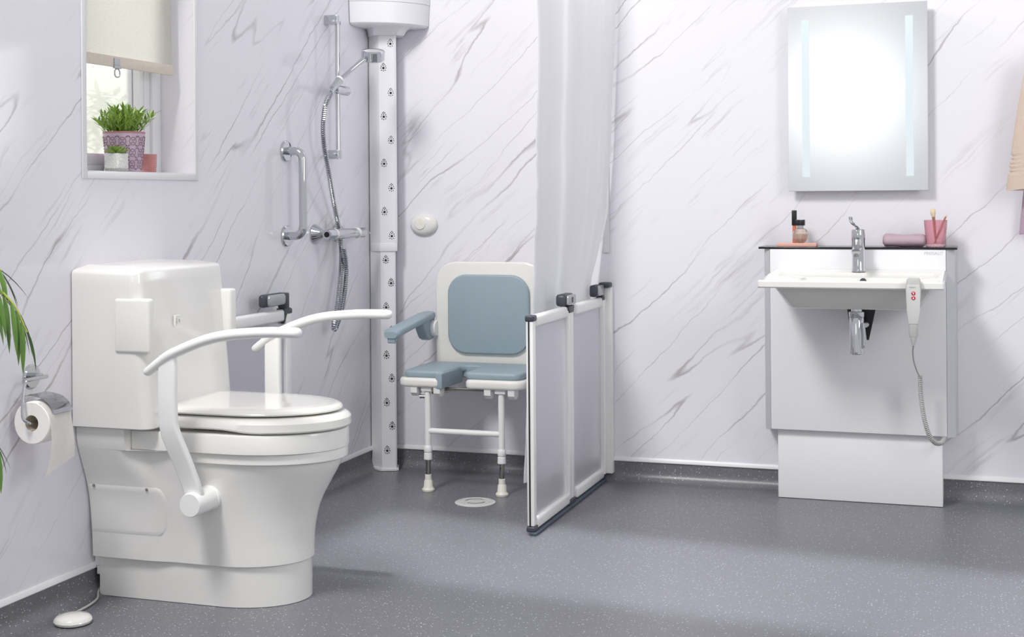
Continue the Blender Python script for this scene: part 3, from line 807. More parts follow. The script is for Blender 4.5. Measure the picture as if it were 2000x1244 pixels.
def armrest(x):
    s = -1 if x < SX else 1
    bm = BM()
    rg = []
    for y, z, hw, hh in ((-0.085, 0.655, 0.020, 0.012), (-0.10, 0.664, 0.030, 0.016), (-0.16, 0.660, 0.033, 0.017), (-0.30, 0.644, 0.033, 0.017), (-0.44, 0.628, 0.033, 0.0175), (-0.485, 0.622, 0.033, 0.018), (-0.500, 0.618, 0.026, 0.013)):
        rg.append([(x + hw * (1 if abs(cos(a)) < 1e-9 else 1) * math.copysign(abs(cos(a)) ** 0.5, cos(a)), y, z + hh * math.copysign(abs(sin(a)) ** 0.7, sin(a))) for a in [2 * pi * k / 20 for k in range(20)]])
    ring_faces(bm, rg); a_ = obj('armrest', bm, TEAL, ss)
    bm = BM(); prism(bm, [(-0.22, 0.648), (-0.085, 0.660), (-0.085, 0.580), (-0.10, 0.566), (-0.135, 0.562), (-0.165, 0.572), (-0.19, 0.60)], 'x', x - 0.022, x + 0.022, 0.008, 3); obj('arm_bracket', bm, TEAL, a_)
    bm = BM(); prism(bm, [(-0.455, 0.622), (-0.496, 0.616), (-0.494, 0.588), (-0.484, 0.584), (-0.45, 0.610)], 'x', x - 0.015, x + 0.015); obj('grip_end', bm, TEAL, a_)
    bm = BM(); lathe(bm, [(0.034, x - s * 0.020), (0.034, x - s * 0.034), (0.030, x - s * 0.040)], (0, -0.105, 0.610), 'x', 24)
    for v in bm.verts: pass
    obj('pivot_disc', bm, WARM, a_, label='white pivot disc')
armrest(SX - 0.268)
for x in (0.409, 0.716):
    y = -0.425
    bm = BM(); tube(bm, [(x, y, 0.150), (x, y, 0.402)], 0.0125, 18); lg = obj('leg', bm, WARM, ss)
    bm = BM(); lathe(bm, [(0.0155, 0.155), (0.0165, 0.158), (0.0165, 0.176), (0.0130, 0.181)], (x, y, 0), 'z', 18); lathe(bm, [(0.0155, 0.125), (0.017, 0.127), (0.016, 0.150), (0.013, 0.153)], (x, y, 0), 'z', 18); obj('clamp_collar', bm, WARM, lg)
    bm = BM(); tube(bm, [(x, y, 0.050), (x, y, 0.140)], 0.0095, 16); obj('steel_extension', bm, STEEL, lg, label='bare steel adjusting tube')
    bm = BM(); lathe(bm, [(0.0022, 0.0), (0.0022, 0.0004)], (x - 0.002, y - 0.0098, 0.110), 'y', 8); obj('pin_hole', bm, BLACK, lg)
    bm = BM(); lathe(bm, [(0.023, 0.0), (0.025, 0.003), (0.025, 0.009), (0.0215, 0.013), (0.0185, 0.018), (0.0165, 0.042), (0.0135, 0.046), (0.013, 0.066), (0.0105, 0.067)], (x, y, 0), 'z', 24); obj('foot', bm, CREAM, lg, label='cream rubber foot')
    bm = BM(); box(bm, x - 0.022, x + 0.022, y - 0.018, y + 0.02, 0.395, 0.4125, 0.003)
    for dx in (-0.052, 0.045): prism(bm, [(y - 0.025, 0.413), (y + 0.03, 0.413), (y + 0.028, 0.387), (y + 0.015, 0.375), (y - 0.008, 0.375), (y - 0.023, 0.389)], 'x', x + dx - 0.012, x + dx + 0.016, 0.003, 2)
    obj('leg_mount', bm, WARM, lg)
bm = BM(); tube(bm, [(0.409, -0.425, 0.238), (0.716, -0.425, 0.238)], 0.0115, 18); obj('cross_bar', bm, WARM, ss)
bm = BM(); tube(bm, [(0.42, -0.40, 0.385), (0.50, -0.12, 0.37)], 0.006, 10); tube(bm, [(0.44, -0.37, 0.398), (0.70, -0.37, 0.398)], 0.006, 10); tube(bm, [(0.378, -0.43, 0.372), (0.41, -0.425, 0.372)], 0.007, 12)
obj('hinge_rod', bm, STEEL, ss)

# ------------------------------------------------------------------ floor drain
dr = thing('floor_drain', 'round white floor drain in front of the shower seat', 'drain', (0.657, -0.565, 0.0))
bm = BM(); lathe(bm, [(0.0775, 0.0006), (0.0775, 0.003), (0.072, 0.0055), (0.060, 0.006), (0.058, 0.004), (0.054, 0.004)], (0.657, -0.565, 0), 'z', 40); obj('rim', bm, GREYP2, dr)
bm = BM(); lathe(bm, [(0.054, 0.001), (0.0535, 0.0058), (0.0, 0.0062)], (0.657, -0.565, 0), 'z', 36); obj('grate', bm, GREYP2, dr)
for k in range(2):
    bm = BM(); a0 = radians(60 + 180 * k); n = 14
    V = [[bm.verts.new((0.657 + r * cos(a0 + radians(120) * i / n), -0.565 + r * sin(a0 + radians(120) * i / n), 0.0066)) for r in (0.036, 0.040)] for i in range(n + 1)]
    for a, b in zip(V, V[1:]): bm.faces.new((a[0], b[0], b[1], a[1]))
    bmesh.ops.solidify(bm, geom=bm.faces[:], thickness=0.0004)
    obj('slot', bm, DARK, dr, label='dark curved slot')

# ------------------------------------------------------------------ half-height doors
def catch(root, x, y, s, zt):
    """carer-height catch: dark body carrying a silver grip"""
    bm = BM(); box(bm, x - 0.016, x + 0.016, y - 0.026, y + 0.026, zt - 0.012, zt + 0.010, 0.004); box(bm, x - 0.013, x + 0.013, y + 0.004, y + 0.03, zt + 0.008, zt + 0.05, 0.004)
    b_ = obj('catch', bm, DARK, root)
    return b_

hd_ = thing('half_height_door', 'white framed half height door with two frosted panels by curtain', 'door', (1.012, -0.52, 0.0))
DX = 1.012
def frame_bar(name, root, x, y0, y1, z0, z1, t=0.028, bev=0.006, m=WARM):
    b = BM(); box(b, x - t / 2, x + t / 2, y0, y1, z0, z1, bev, 3); return obj(name, b, m, root)
for (y0, y1) in ((-0.982, -0.540), (-0.480, -0.040)):
    fa, fb = (0.030, 0.004) if y0 < -0.9 else (0.004, 0.004)
    frame_bar('top_rail', hd_, DX, y0 + 0.042, y1 - 0.018, 0.706, 0.748, 0.030, 0.010)
    frame_bar('bottom_rail', hd_, DX, y0 + 0.036, y1 - 0.008, 0.014, 0.056, 0.030, 0.010)
    b = BM(); box(b, DX - 0.0025, DX + 0.0025, y0 + 0.03, y1 - 0.004, 0.050, 0.712); obj('frosted_panel', b, FROST, hd_)
frame_bar('front_post', hd_, DX, -0.980, -0.948, 0.030, 0.732, 0.026, 0.004)
b = BM(); box(b, DX - 0.004, DX + 0.0005, -0.9835, -0.978, 0.03, 0.73); obj('magnetic_seal', b, BLACK, hd_, label='thin black seal on the front edge')
frame_bar('middle_post', hd_, DX, -0.552, -0.520, 0.030, 0.735, 0.028, 0.004); frame_bar('middle_post', hd_, DX, -0.516, -0.484, 0.030, 0.735, 0.028, 0.004)
frame_bar('wall_post', hd_, DX + 0.006, -0.062, -0.032, 0.030, 0.735, 0.028, 0.004); frame_bar('wall_channel', hd_, DX + 0.026, -0.036, -0.001, 0.030, 0.785, 0.036, 0.003)
for y0, y1, z0, z1 in ((-0.984, -0.940, 0.728, 0.750), (-0.984, -0.940, 0.010, 0.030), (-0.560, -0.474, 0.008, 0.030), (-0.066, -0.030, 0.008, 0.030), (-0.056, -0.022, 0.735, 0.752)):
    b = BM(); box(b, DX - 0.016, DX + 0.016, y0, y1, z0, z1, 0.006, 3); obj('corner_cap', b, DARK, hd_, label='charcoal corner cap')
b = BM(); box(b, DX - 0.004, DX + 0.022, -0.985, -0.045, 0.0008, 0.011, 0.003); obj('floor_seal', b, SLATE, hd_, label='slate grey floor seal')
b = BM(); prism(b, [(-0.548, 0.722), (-0.488, 0.722), (-0.480, 0.748), (-0.556, 0.748)], 'x', DX - 0.017, DX + 0.017, 0.004); box(b, DX - 0.030, DX + 0.012, -0.575, -0.462, 0.748, 0.793, 0.012, 3)
g = obj('catch', b, DARK, hd_, label='charcoal catch')
b = BM(); prism(b, rrect(-0.566, -0.470, 0.752, 0.789, 0.010), 'x', DX + 0.010, DX + 0.020, 0.003); obj('grip', b, SILVER, g, label='silver grip plate')
b = BM(); prism(b, rrect(-0.548, -0.488, 0.760, 0.781, 0.007), 'x', DX + 0.0195, DX + 0.0206); obj('recess', b, GREYP, g)
b = BM(); prism(b, rrect(-0.531, -0.510, 0.760, 0.781, 0.005), 'x', DX + 0.0205, DX + 0.0216); obj('finger_hole', b, BLACK, g)
b = BM(); box(b, DX - 0.020, DX + 0.012, -0.142, -0.060, 0.752, 0.800, 0.010, 3); box(b, DX - 0.004, DX + 0.042, -0.060, -0.010, 0.786, 0.806, 0.006, 3); box(b, DX - 0.010, DX + 0.016, -0.070, -0.048, 0.735, 0.795, 0.004)
g = obj('catch', b, DARK, hd_, label='charcoal catch')
b = BM(); prism(b, rrect(-0.130, -0.062, 0.757, 0.797, 0.009), 'x', DX + 0.010, DX + 0.021, 0.003); obj('grip', b, SILVER, g, label='silver grip plate')

ld = thing('half_height_door', 'white framed half height door folded against left wall behind toilet', 'door', (0.06, -1.2, 0.0))
LX = 0.058
frame_bar('top_rail', ld, LX, -1.46, -0.962, 0.708, 0.752, 0.030, 0.010)
frame_bar('bottom_rail', ld, LX, -1.46, -0.962, 0.014, 0.056, 0.030, 0.010)
b = BM(); box(b, LX - 0.0025, LX + 0.0025, -1.46, -0.958, 0.050, 0.712); obj('frosted_panel', b, FROST, ld)
frame_bar('end_post', ld, LX, -0.956, -0.915, 0.030, 0.735, 0.030, 0.004)
frame_bar('hinge_post', ld, LX, -1.495, -1.462, 0.030, 0.735, 0.030, 0.004)
for y0, y1, z0, z1 in ((-0.966, -0.912, 0.008, 0.030), (-1.5, -1.455, 0.008, 0.030), (-1.5, -1.455, 0.735, 0.752)):
    b = BM(); box(b, LX - 0.016, LX + 0.016, y0, y1, z0, z1, 0.006, 3); obj('corner_cap', b, DARK, ld, label='charcoal corner cap')
b = BM(); prism(b, [(-0.972, 0.755), (-0.972, 0.700), (-0.958, 0.722), (-0.950, 0.735), (-0.912, 0.735), (-0.912, 0.752), (-0.94, 0.760)], 'x', LX - 0.017, LX + 0.017, 0.003)
box(b, LX - 0.012, LX + 0.020, -0.972, -0.938, 0.755, 0.812, 0.005); box(b, LX - 0.010, LX + 0.016, -1.122, -0.965, 0.768, 0.815, 0.012, 3)
g = obj('catch', b, DARK, ld, label='charcoal catch')
b = BM(); prism(b, rrect(-1.098, -0.975, 0.772, 0.811, 0.014), 'x', LX + 0.012, LX + 0.024, 0.003); obj('grip', b, SILVER, g, label='silver grip plate')

# ------------------------------------------------------------------ shower curtain
plan = [(1.076, -0.022), (1.070, -0.075), (1.052, -0.110), (1.060, -0.165), (1.040, -0.215), (1.040, -0.275), (1.022, -0.325), (1.018, -0.385), (1.004, -0.432), (0.985, -0.455), (0.966, -0.500), (0.952, -0.545), (0.938, -0.592), (0.928, -0.600), (0.934, -0.560)]
pl = smoothpath([(x, y, 0) for x, y in plan], 6)
bm = BM(); V = []; nz = 60
from mathutils import noise as mn
for j in range(nz + 1):
    z = lerp(2.35, 0.12, j / nz); row = []
    low = sstep((1.95 - z) / 1.2)
    for i, p in enumerate(pl):
        q = i / (len(pl) - 1)
        x = p.x - low * lerp(0.046, 0.010, q); y = p.y - 0.012 * low * q - 0.115 * q * sstep((0.80 - z) / 0.7)
        x = lerp(x, min(x, 0.985) - 0.010, min(1, max(0, (1.10 - z) / 0.30))); y -= 0.03 * (1 - q) * sstep((0.95 - z) / 0.15)
        w = mn.noise(Vector((y * 6, z * 4, 0.3))) * 0.006
        w += mn.noise(Vector((y * 16 + z * 11, z * 12 - y * 5, 1.3))) * 0.0045 * sstep((1.7 - z) / 0.5) * (0.4 + 0.8 * q)
        w -= 0.003 * math.exp(-((z - 1.50) / 0.006) ** 2) + 0.003 * math.exp(-((z - 1.16) / 0.006) ** 2)
        row.append(bm.verts.new((x + w, y + w * 0.3, z)))
    V.append(row)
for a, b in zip(V, V[1:]):
    for i in range(len(a) - 1): bm.faces.new((a[i], a[i + 1], b[i + 1], b[i]))
cur = obj('shower_curtain', bm, CURTAIN, smooth=60, loc=(0.96, -0.45, 0.13), recalc=False)
tag(cur, 'white translucent shower curtain hanging behind the frosted half height door', 'curtain')

# ------------------------------------------------------------------ basin unit
bu = thing('basin_lifter', 'white wall unit on a low plinth carrying the white washbasin', 'cabinet', (2.036, -0.08, 0.0))
bm = BM(); box(bm, 1.736, 2.336, -0.147, -0.001, 0.0015, 0.282, 0.003); obj('plinth', bm, WSATIN, bu)
bm = BM(); box(bm, 1.715, 2.353, -0.176, -0.004, 0.266, 0.950, 0.002); fp = obj('front_panel', bm, WSATIN, bu)
for x0, x1 in ((1.676, 1.714), (2.354, 2.389)):
    bm = BM(); prism(bm, [(x0, -0.002), (x1, -0.002), (x1, -0.172), (x0 + (0.018 if x0 < 2 else 0.0) + (0.0 if x0 < 2 else 0.0), -0.172 if x0 > 2 else -0.160), (x0, -0.05)] if x0 < 2 else [(x0, -0.002), (x1, -0.002), (x1, -0.05), (x1 - 0.006, -0.150), (x0, -0.174)], 'z', 0.262, 0.950, 0.0)
    obj('side_profile', bm, ALU, bu, label='satin aluminium side profile')
bm = BM(); box(bm, 1.672, 2.393, -0.178, -0.001, 0.950, 0.958, 0.0015); obj('top_strip', bm, BLKSTRIP, bu, label='glossy black top edge')
text('lettering', 'PRESSALIT', 0.0152, (2.2765, -0.1762, 0.9315), FACE_MINUS_Y, LETTER, fp, 0.0005, sx=0.98)

ba = thing('washbasin', 'white rectangular washbasin mounted on the white wall unit', 'washbasin', (2.045, -0.2, 0.75))
BX0, BX1, BY0, BY1, ZR = 1.737, 2.356, -0.660, -0.177, 0.861
def rr3(x0, x1, y0, y1, z, r, n=5, zb=0.0):
    return [(x, y, z + zb * sstep((y + 0.33) / 0.12)) for x, y in rrect(x0, x1, y0, y1, r, n)]
bm = BM(); rg = []
rg.append(rr3(1.840, 2.265, -0.548, -0.20, 0.756, 0.03))
rg.append(rr3(1.832, 2.273, -0.556, -0.19, 0.760, 0.03))
rg.append(rr3(1.788, 2.318, -0.616, -0.182, 0.8325, 0.03))
rg.append(rr3(BX0 + 0.004, BX1 - 0.004, BY0 + 0.004, BY1, 0.8335, 0.010))
rg.append(rr3(BX0, BX1, BY0, BY1, 0.838, 0.012))
rg.append(rr3(BX0, BX1, BY0, BY1, ZR - 0.006, 0.012, zb=0.012))
rg.append(rr3(BX0 + 0.006, BX1 - 0.006, BY0 + 0.006, BY1, ZR, 0.010, zb=0.014))
rg.append(rr3(BX0 + 0.022, BX1 - 0.022, BY0 + 0.026, BY1 - 0.075, ZR - 0.001, 0.02, zb=0.010))
rg.append(rr3(BX0 + 0.030, BX1 - 0.030, BY0 + 0.034, BY1 - 0.082, ZR - 0.007, 0.02, zb=0.008))
rg.append(rr3(1.852, 2.250, -0.585, -0.288, ZR - 0.012, 0.03, zb=0.004))
rg.append(rr3(1.862, 2.240, -0.575, -0.296, 0.80, 0.03))
rg.append(rr3(1.878, 2.226, -0.555, -0.312, 0.776, 0.04))
ring_faces(bm, rg); obj('bowl', bm, WHITE2, ba, smooth=32)
bm = BM(); lathe(bm, [(0.0, 0.0), (0.012, 0.0), (0.012, -0.003), (0.0, -0.0035)], (2.068, -0.2965, 0.838), 'y', 20); obj('overflow_hole', bm, DARK, ba, label='dark overflow hole')
bm = BM(); lathe(bm, [(0.022, 0.0), (0.021, 0.003), (0.0, 0.003)], (2.05, -0.43, 0.776), 'z', 24); obj('waste', bm, CHROME, ba, label='chrome waste')

tp = thing('basin_tap', 'chrome lever mixer tap standing on the washbasin', 'tap', (2.046, -0.24, 0.875))
bm = BM(); lathe(bm, [(0.025, 0.870), (0.025, 0.880), (0.0235, 0.884), (0.0235, 0.985), (0.0245, 0.988), (0.0245, 1.022), (0.022, 1.026), (0.0, 1.027)], (2.047, -0.232, 0), 'z', 32); obj('body', bm, CHROME, tp)
bm = BM(); tube(bm, [(2.047, -0.245, 0.960), (2.048, -0.30, 0.956), (2.049, -0.362, 0.948)], 0.0165, 20, flat=(0.62, 1.0), up=(0, 0, 1)); sp_ = obj('spout', bm, CHROME, tp)
bm = BM(); lathe(bm, [(0.0105, 0.930), (0.0105, 0.942)], (2.049, -0.352, 0), 'z', 18); obj('aerator', bm, STEEL, sp_)
bm = BM(); tube(bm, smoothpath([(2.047, -0.235, 1.024), (2.042, -0.245, 1.036), (2.034, -0.27, 1.044), (2.028, -0.30, 1.056), (2.026, -0.31, 1.072)], 5), 0.006, 12, flat=(0.6, 1.3)); obj('lever', bm, CHROME, tp)

tr = thing('bottle_trap', 'chrome bottle trap with black bracket under the washbasin', 'trap', (2.054, -0.42, 0.6))
bm = BM(); lathe(bm, [(0.0235, 0.588), (0.0255, 0.590), (0.0255, 0.718), (0.0245, 0.720)], (2.054, -0.430, 0), 'z', 30); obj('cup', bm, CHROME, tr)
bm = BM(); lathe(bm, [(0.026, 0.720), (0.027, 0.722), (0.027, 0.738), (0.019, 0.740), (0.019, 0.748), (0.024, 0.750), (0.024, 0.7585)], (2.054, -0.430, 0), 'z', 30); obj('collar', bm, CHROME, tr)
bm = BM(); tube(bm, smoothpath([(2.068, -0.41, 0.69), (2.08, -0.36, 0.688), (2.085, -0.25, 0.688), (2.085, -0.176, 0.688)], 5), 0.014, 16); obj('outlet_pipe', bm, CHROME, tr)
bm = BM(); tube(bm, [(2.074, -0.445, 0.70), (2.077, -0.442, 0.66), (2.076, -0.442, 0.61)], 0.008, 10, rs=[0.010, 0.0085, 0.008]); obj('side_tube', bm, CHROME, tr)
bm = BM(); prism(bm, [(2.012, 0.757), (2.112, 0.757), (2.115, 0.745), (2.090, 0.63), (2.082, 0.63), (2.075, 0.70), (2.03, 0.70), (2.02, 0.70)], 'y', -0.345, -0.337, 0.002); obj('bracket', bm, BLACK, tr, label='black bracket plate')

# hand control hooked over the basin rim
hc = thing('hand_control', 'grey hand control with two red buttons hooked on the basin rim', 'remote control', (2.258, -0.675, 0.67))
bm = BM(); rg = []
HY = -0.6635
for z, hw, d, cx_ in ((0.676, 0.011, 0.018, 2.2575), (0.682, 0.0145, 0.021, 2.2575), (0.72, 0.0155, 0.022, 2.2575), (0.765, 0.0205, 0.025, 2.2575), (0.80, 0.0235, 0.026, 2.2580), (0.835, 0.0245, 0.026, 2.2585), (0.855, 0.0235, 0.025, 2.2585), (0.869, 0.0215, 0.021, 2.2590), (0.874, 0.0185, 0.012, 2.2590)):
    rg.append([(x, y, z) for x, y in rrect(cx_ - hw, cx_ + hw, HY - d, HY, min(0.008, hw * 0.5, d * 0.4), 4)])
ring_faces(bm, rg); hb = obj('handset', bm, GREYP, hc)
bm = BM(); prism(bm, [(2.2430, 0.722), (2.2720, 0.722), (2.2795, 0.765), (2.2810, 0.835), (2.2795, 0.853), (2.2375, 0.853), (2.2360, 0.835), (2.2375, 0.765)], 'y', HY - 0.0268, HY - 0.02, 0.001, 2)
for v in bm.verts:
    if v.co.z < 0.74 and v.co.y < HY - 0.02: v.co.y += 0.0032
obj('face_plate', bm, GREYP2, hb, label='pale grey face plate')
bm = BM(); box(bm, 2.250, 2.268, HY - 0.012, -0.640, 0.8655, 0.8700, 0.0015); obj('hook', bm, GREYP, hb)
for z, s in ((0.8240, 1), (0.8085, -1)):
    bm = BM(); lathe(bm, [(0.0066, HY - 0.024), (0.0066, HY - 0.0278), (0.0052, HY - 0.0286), (0.0, HY - 0.0287)], (2.2590, 0, z), 'y', 22); bt = obj('button', bm, RED, hb, label='red button with a white arrow')
    bm = BM(); prism(bm, [(2.2590, z + s * 0.0044), (2.2622, z + s * 0.0006), (2.2600, z + s * 0.0006), (2.2600, z - s * 0.0036), (2.2580, z - s * 0.0036), (2.2580, z + s * 0.0006), (2.2558, z + s * 0.0006)], 'y', HY - 0.0294, HY - 0.0284)
    obj('arrow', bm, WARM, hb)
text('lettering', 'PRESSALIT', 0.0052, (2.2458, HY - 0.0269, 0.842), FACE_MINUS_Y, LETTER2, hb, 0.0002, sx=0.92)
bm = BM(); tube(bm, [(2.2575, HY - 0.010, 0.677), (2.2575, HY - 0.009, 0.669), (2.2570, HY - 0.008, 0.648)], 0.008, 14, rs=[0.0105, 0.0105, 0.0035])
for k in range(5): lathe(bm, [(0.0, 0.669 - k * 0.0042), (0.0102 - k * 0.0014, 0.6685 - k * 0.0042), (0.0102 - k * 0.0014, 0.6665 - k * 0.0042), (0.0, 0.666 - k * 0.0042)], (2.2573, HY - 0.009, 0), 'z', 14)
obj('strain_relief', bm, GREYP, hc)
# coiled lead: straight run, helix hanging, then round to the back of the unit
bm = BM(); tube(bm, smoothpath([(2.2570, HY - 0.008, 0.650), (2.252, -0.60, 0.62), (2.250, -0.48, 0.575), (2.256, -0.36, 0.525), (2.262, -0.31, 0.503)], 6), 0.0028, 8)
obj('lead', bm, GREYP, hc)
core = smoothpath([(2.264, -0.300, 0.503), (2.265, -0.296, 0.45), (2.270, -0.29, 0.39), (2.279, -0.285, 0.335), (2.292, -0.275, 0.288), (2.310, -0.255, 0.258), (2.330, -0.220, 0.2495), (2.342, -0.180, 0.258), (2.344, -0.155, 0.275)], 8)
acc = [0.0]
for a, b in zip(core, core[1:]): acc.append(acc[-1] + (b - a).length)
turns = 56; n = turns * 9; pts = []; k = 0
u = Vector((1, 0, 0))
for i in range(n + 1):
    d = acc[-1] * i / n
    while k < len(acc) - 2 and acc[k + 1] < d: k += 1
    p = core[k].lerp(core[k + 1], (d - acc[k]) / max(1e-9, acc[k + 1] - acc[k])); t_ = (core[k + 1] - core[k]).normalized()
    u = (u - t_ * u.dot(t_)).normalized(); w_ = t_.cross(u); a = 2 * pi * i / 9
    pts.append(p + (u * cos(a) + w_ * sin(a)) * 0.0068)
bm = BM(); tube(bm, pts, 0.0026, 6); obj('coiled_lead', bm, GREYP, hc)

# ------------------------------------------------------------------ on top of the unit
ZS = 0.958
bm = BM(); box(bm, 1.737, 1.886, -0.150, -0.090, ZS + 0.0003, ZS + 0.0135, 0.002)
tray = obj('cosmetics_box', bm, PINKTRAY, loc=(1.81, -0.12, ZS)); tag(tray, 'flat blush pink box on the black top edge', 'box')
zt_ = ZS + 0.0138
lg_ = thing('lip_gloss', 'slim coral lip gloss with tall black cap on pink box', 'lip gloss', (1.800, -0.112, zt_))
bm = BM(); box(bm, 1.793, 1.807, -0.119, -0.105, zt_, zt_ + 0.066, 0.002); obj('bottle', bm, CORAL, lg_)
bm = BM(); box(bm, 1.791, 1.809, -0.121, -0.103, zt_ + 0.066, zt_ + 0.124, 0.0015); obj('cap', bm, BLACK, lg_)
pf = thing('perfume_bottle', 'round faceted perfume bottle with black cap on pink box', 'perfume bottle', (1.824, -0.128, zt_))
bm = BM(); lathe(bm, [(0.013, 0.0), (0.021, 0.005), (0.0285, 0.016), (0.0305, 0.029), (0.0285, 0.042), (0.021, 0.053), (0.010, 0.056)], (1.824, -0.126, zt_ + 0.0002), 'z', 10); obj('glass', bm, PERFUME, pf, smooth=0)
bm = BM(); lathe(bm, [(0.010, 0.008), (0.019, 0.016), (0.021, 0.028), (0.014, 0.034)], (1.824, -0.126, zt_), 'z', 10); obj('scent', bm, mat('amber_scent', srgb(190, 140, 110), 0.1, noise=0.05), pf, smooth=0)
bm = BM(); lathe(bm, [(0.0135, 0.056), (0.0135, 0.066)], (1.824, -0.126, zt_), 'z', 20); obj('collar', bm, CHROME, pf)
bm = BM(); box(bm, 1.807, 1.823, -0.140, -0.112, zt_ + 0.066, zt_ + 0.088, 0.0015); box(bm, 1.8255, 1.841, -0.140, -0.112, zt_ + 0.066, zt_ + 0.088, 0.0015); obj('cap', bm, BLACK, pf)

# rolled face cloth
bm = BM(); rg = []; random.seed(3)
for i in range(25):
    x = lerp(2.128, 2.282, i / 24); e_ = min(1, (min(i, 24 - i) + 0.35) / 2.2); ee = math.sqrt(max(0.02, 1 - (1 - e_) ** 2))
    rg.append([(x, -0.122 + 0.036 * ee * cos(a) * (1 + 0.05 * mn.noise(Vector((x * 30, a, 0)))), max(ZS + 0.0006, ZS + 0.0245 + 0.0245 * ee * sin(a) * (1 + 0.10 * mn.noise(Vector((x * 22, 2 * a, 3))) + (0.12 if sin(a) > 0.2 else 0) * sin(x * 22)))) for a in [2 * pi * k / 20 for k in range(20)]])
ring_faces(bm, rg); cl = obj('face_cloth', bm, TOWELP, loc=(2.2, -0.12, ZS), smooth=60); tag(cl, 'rolled dusky pink face cloth beside the pink tumbler', 'towel')

gl = thing('glass_tumbler', 'pink textured glass tumbler holding two makeup brushes', 'tumbler', (2.3165, -0.122, ZS))
bm = BM(); lathe(bm, [(0.0, 0.0008), (0.034, 0.0008), (0.037, 0.004), (0.0375, 0.046), (0.0385, 0.050), (0.042, 0.099), (0.0405, 0.0995), (0.0365, 0.052), (0.0345, 0.012), (0.0, 0.011)], (2.3165, -0.122, ZS), 'z', 32); obj('glass', bm, PINKGLASS, gl)
def brush(name, label, base, tip, rb, hl, rb2):
    o = thing(name, label, 'makeup brush', base, None); b0, t0 = Vector(base), Vector(tip); d = (t0 - b0).normalized()
    bm = BM(); tube(bm, [b0, b0.lerp(t0, 0.5), t0], 0.003, 10, rs=[0.0022, 0.004, rb]); obj('handle', bm, WOODB, o)
    if hl:
        bm = BM(); tube(bm, [t0 - d * 0.004, t0 + d * hl * 0.3, t0 + d * hl * 0.7, t0 + d * hl * 0.95, t0 + d * hl], 0.004, 12, rs=[rb * 0.95, rb2, rb2, rb2 * 0.7, 0.001]); obj('bristles', bm, BRISTLE, o)
    return o
brush('makeup_brush', 'makeup brush with fluffy cream head in pink tumbler', (2.318, -0.115, ZS + 0.014), (2.309, -0.118, ZS + 0.115), 0.0062, 0.027, 0.0095)
brush('makeup_brush', 'thin copper makeup brush leaning right in pink tumbler', (2.312, -0.128, ZS + 0.014), (2.353, -0.120, ZS + 0.113), 0.0034, 0.006, 0.0036)

# ------------------------------------------------------------------ mirror
mi = thing('mirror', 'tall frameless mirror with two frosted light strips above washbasin', 'mirror', (2.032, 0.0, 1.168))
bm = BM(); box(bm, 1.772, 2.291, -0.052, -0.046, 1.168, 1.880, 0.0008, 1); obj('glass', bm, MIRROR, mi, smooth=20)
bm = BM(); box(bm, 1.785, 2.278, -0.0455, -0.001, 1.182, 1.866, 0.002); obj('housing', bm, MIRBACK, mi)
for x0, x1 in ((1.825, 1.854), (2.2105, 2.2385)):
    bm = BM(); box(bm, x0, x1, -0.0526, -0.0518, 1.223, 1.828); obj('light_strip', bm, FROSTSTRIP, mi, label='pale aqua frosted light strip')

# ------------------------------------------------------------------ towels at the edge of view
def towel(name, label, x0, x1, z0, z1, y, m, seed, flare, bands=()):
    bm = BM(); rg = []; n = 110
    for j in range(n + 1):
        t = j / n; z = lerp(z1, z0, t); k = 0.3 + 0.7 * t ** 0.66
        w = (x1 - x0) / 2 * k * (1 + flare * t); cx_ = (x0 + x1) / 2
        for b0 in bands:
            if abs(z - b0) < 0.004: w *= 0.95
        ring = []
        for i in range(28):
            a = 2 * pi * i / 28
            fold = 1 + 0.16 * sin(5 * a + seed) * t
            ring.append((cx_ + w * cos(a), y + 0.030 * sin(a) * fold * (0.8 + 0.4 * t), z + 0.004 * sin(3 * a + seed) * t))
        rg.append(ring)
    ring_faces(bm, rg); o = obj(name, bm, m, loc=((x0 + x1) / 2, y, z0), smooth=60); tag(o, label, 'towel'); return o
towel('hand_towel', 'beige terry towel with ribbed border hanging at right edge', 2.570, 2.80, 1.168, 1.66, -0.115, TOWELB, 0.5, 0.06, (1.232, 1.247, 1.262, 1.277, 1.292))
towel('bath_towel', 'mauve terry towel showing below the beige towel', 2.612, 2.84, 1.005, 1.60, -0.034, TOWELM, 2.0, 0.03)
hk = thing('towel_hook', 'chrome wall hook that carries the two towels', 'hook', (2.69, 0.0, 1.67))
bm = BM(); lathe(bm, [(0.025, -0.0005), (0.025, -0.008), (0.0, -0.009)], (2.69, 0, 1.68), 'y', 24); tube(bm, [(2.69, -0.006, 1.68), (2.69, -0.09, 1.675), (2.69, -0.105, 1.70)], 0.007, 12); obj('peg', bm, CHROME, hk)

# ------------------------------------------------------------------ blind
bl = thing('roller_blind', 'cream linen roller blind half drawn over the window', 'blind', (-0.05, -1.775, 1.56))
bm = BM(); ny = 10; V = []
for j in range(9):
    z = lerp(2.06, 1.596, j / 8); V.append([bm.verts.new((-0.050 + 0.0015 * sin(i * 1.1 + j * 0.3), lerp(-2.036, -1.503, i / ny), z)) for i in range(ny + 1)])
for a, b in zip(V, V[1:]):
    for i in range(ny): bm.faces.new((a[i], a[i + 1], b[i + 1], b[i]))
bmesh.ops.solidify(bm, geom=bm.faces[:], thickness=0.0008); obj('fabric', bm, BLIND, bl)
bm = BM(); box(bm, -0.055, -0.045, -2.036, -1.501, 1.563, 1.5965, 0.002); obj('hem_bar', bm, HEM, bl, label='beige hem bar')
bm = BM(); tube(bm, [(-0.05, -2.036, 2.075), (-0.05, -1.503, 2.075)], 0.022, 20); obj('roller', bm, HEM, bl)
